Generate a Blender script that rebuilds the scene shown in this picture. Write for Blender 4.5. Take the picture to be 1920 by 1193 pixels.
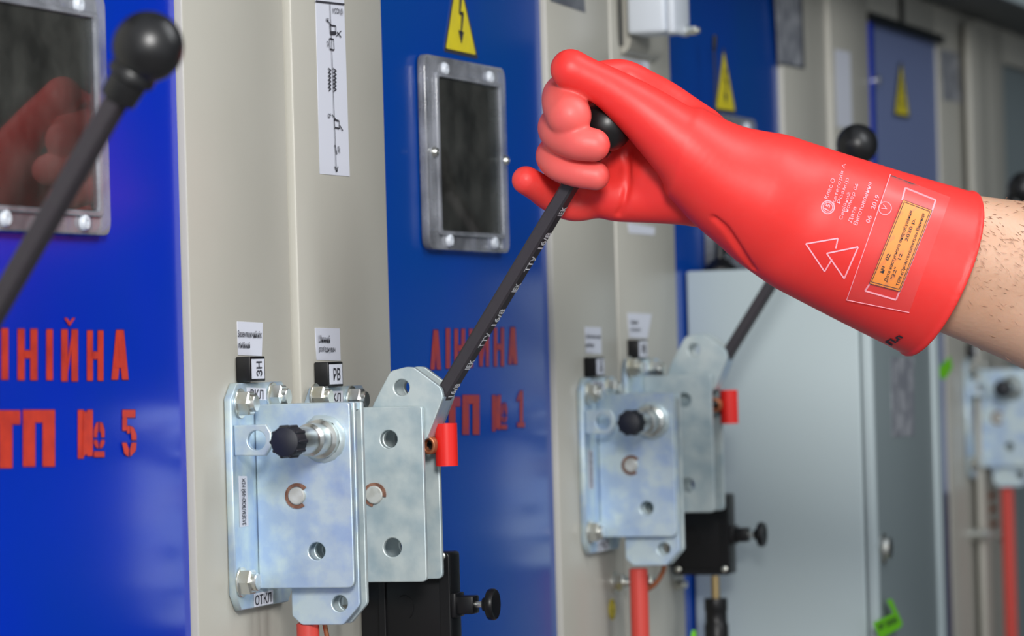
import bpy, bmesh, math, random
import numpy as np
from mathutils import Vector, Matrix, Quaternion
from mathutils.bvhtree import BVHTree
random.seed(7)
scn = bpy.context.scene
for o in list(bpy.data.objects): bpy.data.objects.remove(o)

# ------------------------------------------------------------------ camera
F = 7200.0                                   # focal length in pixels of a 1920 wide frame
AL = math.atan(2391 / F); PI_ = math.atan(65 / F); RO = 0.028
DIST = 1.137; ZC = 1.35                      # distance from cabinet fronts (plane Y=0), lens height
_r0 = Vector((math.sin(AL), -math.cos(AL), 0))
FW = Vector((math.cos(AL) * math.cos(PI_), math.sin(AL) * math.cos(PI_), math.sin(PI_)))
_u0 = _r0.cross(FW)
RT = _r0 * math.cos(RO) - _u0 * math.sin(RO)
UP = _r0 * math.sin(RO) + _u0 * math.cos(RO)
CAM = Vector((0, -DIST, ZC))
cd = bpy.data.cameras.new('camera'); cam = bpy.data.objects.new('camera', cd)
scn.collection.objects.link(cam); scn.camera = cam
cd.sensor_width = 36; cd.lens = F / 1920 * 36
m3 = Matrix((RT, UP, -FW)).transposed()
cam.matrix_world = Matrix.Translation(CAM) @ m3.to_4x4()
cd.dof.use_dof = True; cd.dof.focus_distance = 3.03; cd.dof.aperture_fstop = 8.0
cd.clip_start = 0.05

# ------------------------------------------------------------------ world and lights
w = bpy.data.worlds.new('world'); scn.world = w; w.use_nodes = True
nt = w.node_tree; nt.nodes.clear()
out = nt.nodes.new('ShaderNodeOutputWorld'); bg = nt.nodes.new('ShaderNodeBackground')
tc = nt.nodes.new('ShaderNodeTexCoord'); sp = nt.nodes.new('ShaderNodeSeparateXYZ')
mr = nt.nodes.new('ShaderNodeMapRange'); cr = nt.nodes.new('ShaderNodeValToRGB')
nz = nt.nodes.new('ShaderNodeTexNoise'); nz.inputs['Scale'].default_value = 3.0
nt.links.new(tc.outputs['Generated'], sp.inputs[0]); nt.links.new(sp.outputs['X'], mr.inputs[0])
mr.inputs[1].default_value = -1; mr.inputs[2].default_value = 1
nt.links.new(mr.outputs[0], cr.inputs[0])
e = cr.color_ramp.elements
e[0].position = 0.0; e[0].color = (0.95, 1.0, 1.05, 1); e[1].position = 1.0; e[1].color = (0.022, 0.032, 0.040, 1)
k = cr.color_ramp.elements.new(0.45); k.color = (0.62, 0.66, 0.70, 1)
k = cr.color_ramp.elements.new(0.70); k.color = (0.09, 0.105, 0.12, 1)
k = cr.color_ramp.elements.new(0.90); k.color = (0.028, 0.038, 0.046, 1)
nt.links.new(cr.outputs[0], bg.inputs[0]); bg.inputs[1].default_value = 0.75
nt.links.new(bg.outputs[0], out.inputs[0])

def area(name, loc, target, size, power, col=(1, 1, 1), size_y=None):
    l = bpy.data.lights.new(name, 'AREA'); l.energy = power; l.color = col; l.size = size
    if size_y: l.shape = 'RECTANGLE'; l.size_y = size_y
    o = bpy.data.objects.new(name, l); scn.collection.objects.link(o)
    o.location = loc; o.rotation_euler = (Vector(target) - Vector(loc)).to_track_quat('-Z', 'Y').to_euler()
    return o
area('flash_light', (0.35, -1.30, 2.20), (3.3, -0.1, 1.35), 0.50, 66, (1, 0.985, 0.96))
area('ceiling_light', (2.9, -1.7, 2.7), (3.1, -0.1, 1.3), 0.35, 20, (0.95, 0.98, 1.0), 1.3)
scn.view_settings.view_transform = 'Standard'; scn.view_settings.look = 'None'
scn.view_settings.gamma = 1; scn.view_settings.use_curve_mapping = False
scn.view_settings.exposure = 0.0

# ------------------------------------------------------------------ pixel to place helpers
def ray(x, y): return FW * F + RT * (x - 960) + UP * (596.5 - y)
def W(x, y, Y=0.0):
    d = ray(x, y); return CAM + d * ((Y - CAM.y) / d.y)
def S(x, y, X):
    d = ray(x, y); return CAM + d * (X / d.x)
def V(x, y, z): return CAM + ray(x, y) * (z / F)      # forward distance z

# ------------------------------------------------------------------ materials
MATS = {}
def mat(name, col, rough=0.5, metal=0.0, noise=None, bump=None, spec=0.5, sss=0, coat=0, trans=0, nscale=None, rvar=0, emit=None):
    m = bpy.data.materials.new(name); m.use_nodes = True; n = m.node_tree; b = n.nodes['Principled BSDF']
    b.inputs['Base Color'].default_value = (*col, 1); b.inputs['Roughness'].default_value = rough
    b.inputs['Metallic'].default_value = metal; b.inputs['Specular IOR Level'].default_value = spec
    if sss:
        b.inputs['Subsurface Weight'].default_value = sss; b.inputs['Subsurface Radius'].default_value = (0.012, 0.004, 0.002); b.inputs['Subsurface Scale'].default_value = 0.6
    if coat: b.inputs['Coat Weight'].default_value = coat; b.inputs['Coat Roughness'].default_value = 0.08
    if trans: b.inputs['Transmission Weight'].default_value = trans
    t = n.nodes.new('ShaderNodeTexCoord')
    if noise:                                     # noise = (second colour, scale, low, high)
        c2, sc, lo, hi = noise
        a = n.nodes.new('ShaderNodeTexNoise'); a.inputs['Scale'].default_value = sc; a.inputs['Detail'].default_value = 5
        r = n.nodes.new('ShaderNodeValToRGB'); r.color_ramp.elements[0].position = lo; r.color_ramp.elements[1].position = hi
        r.color_ramp.elements[0].color = (*col, 1); r.color_ramp.elements[1].color = (*c2, 1)
        n.links.new(t.outputs['Object'], a.inputs['Vector']); n.links.new(a.outputs['Fac'], r.inputs[0]); n.links.new(r.outputs[0], b.inputs['Base Color'])
    if rvar:
        a = n.nodes.new('ShaderNodeTexNoise'); a.inputs['Scale'].default_value = 60; a.inputs['Detail'].default_value = 6
        r = n.nodes.new('ShaderNodeMapRange'); r.inputs[3].default_value = rough - rvar; r.inputs[4].default_value = rough + rvar
        n.links.new(t.outputs['Object'], a.inputs['Vector']); n.links.new(a.outputs['Fac'], r.inputs[0]); n.links.new(r.outputs[0], b.inputs['Roughness'])
    if bump:                                      # bump = (scale, strength, distance)
        a = n.nodes.new('ShaderNodeTexNoise'); a.inputs['Scale'].default_value = bump[0]; a.inputs['Detail'].default_value = 3
        bp = n.nodes.new('ShaderNodeBump'); bp.inputs['Strength'].default_value = bump[1]; bp.inputs['Distance'].default_value = bump[2]
        n.links.new(t.outputs['Object'], a.inputs['Vector']); n.links.new(a.outputs['Fac'], bp.inputs['Height']); n.links.new(bp.outputs[0], b.inputs['Normal'])
    MATS[name] = m; return m
mat('beige_paint', (0.47, 0.455, 0.40), 0.38, noise=((0.44, 0.425, 0.37), 6, 0.35, 0.7), bump=(420, 0.12, 0.0006))
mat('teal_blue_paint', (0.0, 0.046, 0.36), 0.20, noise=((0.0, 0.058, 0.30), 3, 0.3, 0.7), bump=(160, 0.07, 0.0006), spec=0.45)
mat('blue_paint', (0.0, 0.022, 0.54), 0.20, noise=((0.0, 0.036, 0.40), 3, 0.3, 0.7), bump=(160, 0.07, 0.0006), spec=0.45)
mat('dull_blue_paint', (0.17, 0.215, 0.40), 0.42, bump=(160, 0.10, 0.0008))
mat('zinc', (0.62, 0.73, 0.75), 0.46, 0.60, noise=((0.44, 0.57, 0.74), 48, 0.40, 0.64), rvar=0.14, bump=(700, 0.10, 0.0003))
mat('zinc_grey', (0.60, 0.67, 0.67), 0.50, 0.50, noise=((0.42, 0.52, 0.56), 50, 0.38, 0.68), rvar=0.12, bump=(700, 0.10, 0.0003))
mat('bolt_zinc', (0.72, 0.74, 0.72), 0.28, 0.95, noise=((0.62, 0.60, 0.50), 90, 0.4, 0.7))
mat('pin_steel', (0.60, 0.61, 0.58), 0.5, 0.35, noise=((0.50, 0.50, 0.46), 120, 0.4, 0.6))
mat('rust', (0.16, 0.07, 0.045), 0.8, noise=((0.28, 0.14, 0.09), 200, 0.4, 0.6))
mat('copper', (0.42, 0.15, 0.07), 0.4, 0.6)
mat('brass', (0.45, 0.33, 0.16), 0.35, 0.9)
mat('black_plastic', (0.006, 0.006, 0.007), 0.36, spec=0.35)
mat('knob_black', (0.008, 0.008, 0.009), 0.36, bump=(300, 0.05, 0.0003))
mat('shrink_black', (0.027, 0.023, 0.028), 0.50, noise=((0.026, 0.021, 0.027), 150, 0.4, 0.6))
mat('rubber_cap', (0.012, 0.014, 0.02), 0.5)
mat('paper', (0.66, 0.68, 0.76), 0.6)
mat('ink', (0.03, 0.03, 0.04), 0.7)
mat('white_ink', (0.75, 0.78, 0.82), 0.6)
mat('pink_ink', (1.0, 0.42, 0.50), 0.6)
mat('stencil_red', (0.62, 0.045, 0.02), 0.45, noise=((0.45, 0.03, 0.02), 60, 0.4, 0.7))
mat('stencil_edge', (0.05, 0.01, 0.14), 0.5)
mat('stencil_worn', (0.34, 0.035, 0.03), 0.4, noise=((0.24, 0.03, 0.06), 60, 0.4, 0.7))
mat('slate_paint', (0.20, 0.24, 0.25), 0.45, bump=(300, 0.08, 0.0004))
mat('navy_paint', (0.01, 0.03, 0.10), 0.4)
mat('sign_yellow', (0.72, 0.60, 0.02), 0.45, noise=((0.66, 0.55, 0.03), 40, 0.4, 0.6))
mat('red_plastic', (0.80, 0.02, 0.015), 0.3)
mat('red_rod', (0.62, 0.06, 0.045), 0.4)
mat('green_tag', (0.18, 0.62, 0.01), 0.5)
mat('box_grey', (0.45, 0.525, 0.54), 0.60, bump=(300, 0.08, 0.0004))
mat('plaque_dark', (0.045, 0.05, 0.07), 0.4, noise=((0.09, 0.10, 0.12), 60, 0.4, 0.6))
mat('plaque_grey', (0.20, 0.21, 0.24), 0.45, noise=((0.34, 0.35, 0.38), 45, 0.45, 0.6))
mat('white_plastic', (0.62, 0.66, 0.72), 0.35)
mat('inside_dark', (0.035, 0.036, 0.034), 0.8)
mat('dark_steel', (0.05, 0.055, 0.055), 0.6)
mat('floor_concrete', (0.22, 0.21, 0.20), 0.7, noise=((0.17, 0.165, 0.16), 9, 0.4, 0.6))
mat('wall_plaster', (0.55, 0.55, 0.53), 0.8)
mat('sticker_orange', (0.95, 0.30, 0.06), 0.5)
mat('skin', (0.60, 0.345, 0.225), 0.45, noise=((0.68, 0.42, 0.29), 22, 0.35, 0.7), sss=0.25, bump=(260, 0.25, 0.0012))
mat('hair', (0.24, 0.13, 0.08), 0.5)
# rubber glove: red latex with paler dusting towards the fingers (stored as wear attribute)
g = mat('glove_rubber', (0.90, 0.040, 0.034), 0.46, sss=0.12, spec=0.45)
n = g.node_tree; b = n.nodes['Principled BSDF']
at = n.nodes.new('ShaderNodeAttribute'); at.attribute_name = 'wear'
mx = n.nodes.new('ShaderNodeMix'); mx.data_type = 'RGBA'
mx.inputs['A'].default_value = (0.90, 0.040, 0.034, 1); mx.inputs['B'].default_value = (0.86, 0.13, 0.115, 1)
ns = n.nodes.new('ShaderNodeTexNoise'); ns.inputs['Scale'].default_value = 45; ns.inputs['Detail'].default_value = 6
mu = n.nodes.new('ShaderNodeMath'); mu.operation = 'MULTIPLY_ADD'; mu.inputs[1].default_value = 0.25
n.links.new(ns.outputs['Fac'], mu.inputs[0]); n.links.new(at.outputs['Fac'], mu.inputs[2])
sb = n.nodes.new('ShaderNodeMath'); sb.operation = 'SUBTRACT'; sb.inputs[1].default_value = 0.12; sb.use_clamp = True
n.links.new(mu.outputs[0], sb.inputs[0]); n.links.new(sb.outputs[0], mx.inputs['Factor'])
n.links.new(mx.outputs['Result'], b.inputs['Base Color'])

def thinglass(name, tint, rough, dust, dustcol, ior=1.5):
    """thin clear sheet: straight-through light, fresnel gloss and a film of dust"""
    m = bpy.data.materials.new(name); m.use_nodes = True; n = m.node_tree; n.nodes.clear()
    o = n.nodes.new('ShaderNodeOutputMaterial'); tr = n.nodes.new('ShaderNodeBsdfTransparent'); gl = n.nodes.new('ShaderNodeBsdfGlossy')
    df = n.nodes.new('ShaderNodeBsdfDiffuse'); fr = n.nodes.new('ShaderNodeFresnel'); m1 = n.nodes.new('ShaderNodeMixShader'); m2 = n.nodes.new('ShaderNodeMixShader')
    tr.inputs[0].default_value = (*tint, 1); gl.inputs['Roughness'].default_value = rough; df.inputs[0].default_value = (*dustcol, 1); fr.inputs[0].default_value = ior
    t = n.nodes.new('ShaderNodeTexCoord'); a = n.nodes.new('ShaderNodeTexNoise'); a.inputs['Scale'].default_value = 25; a.inputs['Detail'].default_value = 8
    r = n.nodes.new('ShaderNodeMapRange'); r.inputs[1].default_value = 0.35; r.inputs[2].default_value = 0.75; r.inputs[3].default_value = dust * 0.5; r.inputs[4].default_value = dust * 1.5
    n.links.new(t.outputs['Object'], a.inputs['Vector']); n.links.new(a.outputs['Fac'], r.inputs[0])
    n.links.new(r.outputs[0], m1.inputs[0]); n.links.new(tr.outputs[0], m1.inputs[1]); n.links.new(df.outputs[0], m1.inputs[2])
    n.links.new(fr.outputs[0], m2.inputs[0]); n.links.new(m1.outputs[0], m2.inputs[1]); n.links.new(gl.outputs[0], m2.inputs[2])
    n.links.new(m2.outputs[0], o.inputs[0]); MATS[name] = m; return m
thinglass('window_glass', (0.85, 0.87, 0.86), 0.03, 0.14, (0.30, 0.30, 0.27))
thinglass('clear_cover', (0.93, 0.94, 0.96), 0.14, 0.36, (0.58, 0.60, 0.66))
thinglass('clear_tape', (0.96, 0.93, 0.93), 0.25, 0.05, (0.9, 0.6, 0.6), 1.18)

# ------------------------------------------------------------------ object helpers
ORG = {}
def empty(name, loc, label=None, cat=None, group=None):
    o = bpy.data.objects.new(name, None); scn.collection.objects.link(o); o.location = loc; o.empty_display_size = 0.05
    ORG[o.name] = Vector(loc); tag(o, label, cat, group); return o
def tag(o, label=None, cat=None, group=None, kind=None):
    if label: o['label'] = label
    if cat: o['category'] = cat
    if group: o['group'] = group
    if kind: o['kind'] = kind
    return o
def obj(name, src, m, parent=None, label=None, smooth=None, origin=None):
    """src is a bmesh or mesh in world coordinates"""
    if isinstance(src, bpy.types.Mesh): me = src
    else:
        me = bpy.data.meshes.new(name); bmesh.ops.recalc_face_normals(src, faces=src.faces); src.to_mesh(me); src.free()
    me.name = name
    if parent is not None: og = ORG[parent.name]
    elif origin is not None: og = Vector(origin)
    else:
        c = np.zeros(len(me.vertices) * 3); me.vertices.foreach_get('co', c); c = c.reshape(-1, 3)
        og = Vector(((c[:, 0].min() + c[:, 0].max()) / 2, (c[:, 1].min() + c[:, 1].max()) / 2, c[:, 2].min()))
    me.transform(Matrix.Translation(-og))
    me.materials.clear(); me.materials.append(MATS[m])
    o = bpy.data.objects.new(name, me); scn.collection.objects.link(o); ORG[o.name] = og
    if parent is not None: o.parent = parent
    else: o.location = og
    if smooth is not None:
        me.polygons.foreach_set('use_smooth', [True] * len(me.polygons))
        try: me.set_sharp_from_angle(angle=math.radians(smooth))
        except Exception: pass
    if label: o['label'] = label
    return o
def copytree(o, delta, parent=None):
    c = o.copy(); scn.collection.objects.link(c)
    if parent is None: c.location = o.location + Vector(delta)
    else: c.parent = parent
    for ch in [x for x in scn.objects if x.parent == o]: copytree(ch, delta, c)
    return c
def new(): return bmesh.new()
def box(bm, a, b, bevel=0.0, seg=2):
    a, b = Vector(a), Vector(b)
    r = bmesh.ops.create_cube(bm, size=1, matrix=Matrix.Translation((a + b) / 2) @ Matrix.Diagonal((abs(b.x - a.x), abs(b.y - a.y), abs(b.z - a.z), 1)))
    if bevel:
        es = list({e for v in r['verts'] for e in v.link_edges})
        bmesh.ops.bevel(bm, geom=es, offset=bevel, segments=seg, affect='EDGES', profile=0.5)
    return bm
def boxf(name, a, b, m, parent=None, bevel=0.0, label=None): return obj(name, box(new(), a, b, bevel), m, parent, label, smooth=40 if bevel else None)
def frame_of(p, d, up=(0, 0, 1)):
    z = Vector(d).normalized(); u = Vector(up)
    if abs(z.dot(u)) > 0.95: u = Vector((1, 0, 0))
    x = u.cross(z).normalized(); y = z.cross(x)
    return Matrix.Translation(Vector(p)) @ Matrix((x, y, z)).transposed().to_4x4()
def lathe(bm, p, d, prof, seg=40, closed_ring=False):
    """prof: (radius, distance along d)"""
    M = frame_of(p, d); rings = []
    for r, h in prof:
        if r <= 1e-6: rings.append([bm.verts.new(M @ Vector((0, 0, h)))])
        else: rings.append([bm.verts.new(M @ Vector((r * math.cos(2 * math.pi * i / seg), r * math.sin(2 * math.pi * i / seg), h))) for i in range(seg)])
    pairs = list(zip(rings, rings[1:])) + ([(rings[-1], rings[0])] if closed_ring else [])
    for A, B in pairs:
        for i in range(seg):
            j = (i + 1) % seg
            if len(A) == 1 and len(B) == 1: continue
            if len(A) == 1: bm.faces.new((A[0], B[i], B[j]))
            elif len(B) == 1: bm.faces.new((A[i], A[j], B[0]))
            else: bm.faces.new((A[i], A[j], B[j], B[i]))
    return bm
def cyl(bm, p, d, r, h, seg=32, bev=0.0):
    if bev: return lathe(bm, p, d, [(0, 0), (r - bev, 0), (r, bev), (r, h - bev), (r - bev, h), (0, h)], seg)
    return lathe(bm, p, d, [(0, 0), (r, 0), (r, h), (0, h)], seg)
def tube(bm, pts, r, seg=12):
    pts = [Vector(p) for p in pts]; rings = []; prev = None
    for i, p in enumerate(pts):
        d = (pts[min(i + 1, len(pts) - 1)] - pts[max(i - 1, 0)]).normalized()
        u = prev if prev else (Vector((0, 0, 1)) if abs(d.z) < 0.9 else Vector((1, 0, 0)))
        x = (u - d * u.dot(d)).normalized(); prev = x; y = d.cross(x)
        rr = r[i] if hasattr(r, '__len__') else r
        rings.append([bm.verts.new(p + (x * math.cos(2 * math.pi * k / seg) + y * math.sin(2 * math.pi * k / seg)) * rr) for k in range(seg)])
    for A, B in zip(rings, rings[1:]):
        for k in range(seg): bm.faces.new((A[k], A[(k + 1) % seg], B[(k + 1) % seg], B[k]))
    bm.faces.new(rings[0]); bm.faces.new(rings[-1]); return bm
XF = lambda X: Matrix.Translation((X, 0, 0)) @ Matrix(((0, 0, -1), (-1, 0, 0), (0, 1, 0))).to_4x4()     # local (u out, v up) on a plane across the wall
YF = lambda Y: Matrix.Translation((0, Y, 0)) @ Matrix(((1, 0, 0), (0, 0, -1), (0, 1, 0))).to_4x4()       # local (x, z) on a plane along the wall
def rounded(pts, rad, seg=5):
    out = []; n_ = len(pts)
    for i, p in enumerate(pts):
        r = rad[i] if hasattr(rad, '__len__') else rad
        p = Vector(p); a = Vector(pts[i - 1]); b_ = Vector(pts[(i + 1) % n_])
        if r <= 0: out.append(p); continue
        d1 = (a - p); d2 = (b_ - p); r = min(r, d1.length * .45, d2.length * .45); s = p + d1.normalized() * r; t = p + d2.normalized() * r
        for k in range(seg + 1):
            q = k / seg; out.append(s * (1 - q) ** 2 + p * 2 * q * (1 - q) + t * q * q)
    return out
def tmp_mesh(curve):
    o = bpy.data.objects.new('tmp', curve); scn.collection.objects.link(o); bpy.context.view_layer.update()
    dg = bpy.context.evaluated_depsgraph_get(); me = bpy.data.meshes.new_from_object(o.evaluated_get(dg))
    bpy.data.objects.remove(o); return me
def plate(outline, holes, t, fr, bevel=0.0006):
    """flat plate with real holes; front face on the frame's plane, thickness t behind it"""
    c = bpy.data.curves.new('c', 'CURVE'); c.dimensions = '2D'; c.fill_mode = 'BOTH'
    def spl(pts):
        s = c.splines.new('POLY'); s.points.add(len(pts) - 1); s.use_cyclic_u = True
        for q, p in zip(s.points, pts): q.co = (p[0], p[1], 0, 1)
    spl(outline)
    for h in holes:
        if len(h) == 3: spl([(h[0] + h[2] * math.cos(a * math.pi / 20), h[1] + h[2] * math.sin(a * math.pi / 20)) for a in range(40)])
        else: spl(h)
    bevel = min(bevel, t * 0.3)
    c.extrude = t / 2 - bevel; c.bevel_depth = bevel; c.offset = -bevel; c.bevel_resolution = 1
    me = tmp_mesh(c); bpy.data.curves.remove(c)
    me.transform(fr @ Matrix.Translation((0, 0, -t / 2))); return me
def uv(P): return (-P.y, P.z)
def spx(X, pts): return [uv(S(x, y, X)) for x, y in pts]
def wpx(Y, pts): return [(W(x, y, Y).x, W(x, y, Y).z) for x, y in pts]
def textmesh(s, fn, bold=0.0, spacing=1.0):
    """glyphs scaled to the unit square and mapped through fn(u, v)"""
    c = bpy.data.curves.new('t', 'FONT'); c.body = s; c.size = 1; c.resolution_u = 3; c.offset = bold; c.space_character = spacing
    me = tmp_mesh(c); bpy.data.curves.remove(c)
    co = np.zeros(len(me.vertices) * 3); me.vertices.foreach_get('co', co); co = co.reshape(-1, 3)
    lo = co.min(0); hi = co.max(0); q = (co - lo) / np.maximum(hi - lo, 1e-6)
    me.vertices.foreach_set('co', np.array([fn(a, b_) for a, b_ in q[:, :2]], dtype=float).ravel()); me.update(); return me
def bil(c):
    """bilinear map over corners bl, br, tr, tl"""
    bl, br, tr, tl = [Vector(p) for p in c]
    return lambda u, v: tuple(bl * (1 - u) * (1 - v) + br * u * (1 - v) + tr * u * v + tl * (1 - u) * v)
def polys(lst):
    bm = new()
    for p in lst: bm.faces.new([bm.verts.new(q) for q in p])
    return bm
def join(meshes):
    bm = new()
    for m in meshes:
        bm.from_mesh(m) if isinstance(m, bpy.types.Mesh) else None
    return bm
def ribbon(bm, pts, wd, nrm):
    pts = [Vector(p) for p in pts]
    for a, b_ in zip(pts, pts[1:]):
        s = (b_ - a).cross(Vector(nrm)).normalized() * wd / 2
        bm.faces.new([bm.verts.new(q) for q in (a - s, b_ - s, b_ + s, a + s)])
    return bm

# ------------------------------------------------------------------ setting
tag(boxf('floor', (-2.5, -3.2, -0.05), (8.5, 0.9, 0), 'floor_concrete'), kind='structure')
tag(boxf('wall_back', (-2.5, 0.85, 0), (8.5, 0.95, 3.0), 'wall_plaster'), kind='structure')

# ------------------------------------------------------------------ cabinets
TOPD = ZC + 0.425
SEAM = [1.94, 2.85, 3.748, 4.680, 5.60, 6.52]
DOOR = [(2.16, 2.645), (3.060, 3.537), (3.966, 4.459), (4.892, 5.350), (5.80, 6.27)]
DESC = ['beige switchgear cabinet with bright blue door, nearest one at left edge of the photo',
        'beige switchgear cabinet with blue door and viewing window in the middle, behind the black lever',
        'beige switchgear cabinet carrying the grey control box and the black whip antenna',
        'beige switchgear cabinet with small dull blue door under the dark overhang',
        'furthest beige switchgear cabinet at the right edge, carrying the far blurred drive']
WINPX = {1: [(806, 101), (951, 128), (958, 472), (810, 470)], 2: [(1333, 208), (1421, 224), (1424, 505), (1337, 505)]}
def win_corners(k):
    if k in (1, 2): P = WINPX[k]
    Q = {0: [(2.235, None)]}
    q = [W(x, y, -0.0105) for x, y in P]
    return (min(q[0].x, q[3].x), max(q[1].x, q[2].x), (q[2].z + q[3].z) / 2, (q[0].z + q[1].z) / 2)
WIN = {1: win_corners(1), 2: win_corners(2)}
off = WIN[1]; r = W(215, 443, -0.0105)
WIN[0] = (r.x - (off[1] - off[0]), r.x, r.z, r.z + (off[3] - off[2]))
cabs = []
for k in range(5):
    x0, x1 = SEAM[k], SEAM[k + 1]; d0, d1 = DOOR[k]
    cb = empty('switchgear_cabinet', ((x0 + x1) / 2, 0.3, 0), DESC[k], 'cabinet', 'switchgear cabinets standing in a row')
    cabs.append(cb)
    zt = ZC + 0.95
    bm = new()
    box(bm, (x0 + .002, 0.016, 0.0), (x0 + .02, 0.6, zt)); box(bm, (x1 - .02, 0.016, 0.0), (x1 - .002, 0.6, zt))
    box(bm, (x0 + .02, 0.58, 0.0), (x1 - .02, 0.6, zt)); box(bm, (x0 + .02, 0.016, 0.0), (x1 - .02, 0.58, 0.02)); box(bm, (x0 + .02, 0.016, zt - .02), (x1 - .02, 0.58, zt))
    obj('body', bm, 'inside_dark', cb)
    # stiles stand a little proud of the sheet; the left one carries a rounded seam lip
    dz = (-0.012 if k != 2 else -0.007)
    obj('left_stile', box(new(), (x0 + .001, dz, 0.0), (d0, 0.016, zt), 0.0025), 'beige_paint', cb, smooth=40)
    obj('right_stile', box(new(), (d1, -0.006, 0.0), (x1 - .001, 0.016, zt), 0.002), 'beige_paint', cb, smooth=40)
    obj('top_panel', box(new(), (d0, -0.004, TOPD), (d1, 0.016, zt), 0.002), 'beige_paint', cb, smooth=40)
    # door leaf with window opening
    z0, z1 = 0.05, TOPD - 0.003
    holes = []
    if k in WIN:
        a = WIN[k]; wi = a[1] - a[0]; hi = a[3] - a[2]
        holes = [rounded([(a[0] + .15 * wi, a[2] + .11 * hi), (a[1] - .12 * wi, a[2] + .11 * hi), (a[1] - .12 * wi, a[3] - .12 * hi), (a[0] + .15 * wi, a[3] - .12 * hi)], 0.003)]
    g0 = 0.0008
    dm = plate(rounded([(d0 + g0, z0), (d1 - g0, z0), (d1 - g0, z1), (d0 + g0, z1)], 0.003), holes, 0.003, YF(0.0 if k != 3 else -0.003), 0.0008)
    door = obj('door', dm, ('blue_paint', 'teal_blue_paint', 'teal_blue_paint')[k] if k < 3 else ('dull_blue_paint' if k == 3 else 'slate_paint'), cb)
    if k == 3: obj('lower_panel', box(new(), (d0 + .002, -.0045, .06), (d1 - .002, -.003, W(1770, 925, -.004).z)), 'navy_paint', cb)
    if k in WIN:
        wn = obj('viewing_window', box(new(), (a[0] + .14 * wi, 0.004, a[2] + .10 * hi), (a[1] - .11 * wi, 0.008, a[3] - .11 * hi)), 'window_glass', cb, label='dusty glass pane over the dark inside')
        # clear plastic cover: base flange, raised rim around the opening, and clear lid
        o1 = rounded([(a[0], a[2]), (a[1], a[2]), (a[1], a[3]), (a[0], a[3])], 0.012)
        o2 = rounded([(a[0] + .13 * wi, a[2] + .10 * hi), (a[1] - .11 * wi, a[2] + .10 * hi), (a[1] - .11 * wi, a[3] - .11 * hi), (a[0] + .13 * wi, a[3] - .11 * hi)], 0.004)
        cv = obj('window_cover', plate(o1, [o2], 0.0075, YF(-0.0085), 0.0016), 'clear_cover', cb, label='frosted clear plastic frame', smooth=35)
        o3 = rounded([(a[0] + .10 * wi, a[2] + .075 * hi), (a[1] - .08 * wi, a[2] + .075 * hi), (a[1] - .08 * wi, a[3] - .085 * hi), (a[0] + .10 * wi, a[3] - .085 * hi)], 0.006)
        obj('raised_rim', plate(o3, [o2], 0.0030, YF(-0.0112), 0.0009), 'clear_cover', cv, smooth=35)
        obj('clear_lid', plate(o2, [], 0.002, YF(-0.0085), 0.0003), 'window_glass', cv)
        for sx, sz in ((.22, .935), (.78, .935), (.22, .05), (.78, .05)):
            p = (a[0] + sx * wi, -0.0085, a[2] + sz * hi)
            obj('screw_boss', lathe(new(), p, (0, -1, 0), [(0, 0), (.006, 0), (.006, .002), (.0045, .004), (.002, .004), (.002, .002), (0, .002)], 20), 'white_plastic', cv, smooth=40)
        for sx in (.075, .955):
            p = (a[0] + sx * wi, -0.0085, a[2] + .5 * hi)
            obj('screw', lathe(new(), p, (0, -1, 0), [(0, 0), (.005, 0), (.005, .001), (.0035, .004), (.001, .0045), (0, .0025)], 20), 'bolt_zinc', cv, smooth=40)

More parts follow.
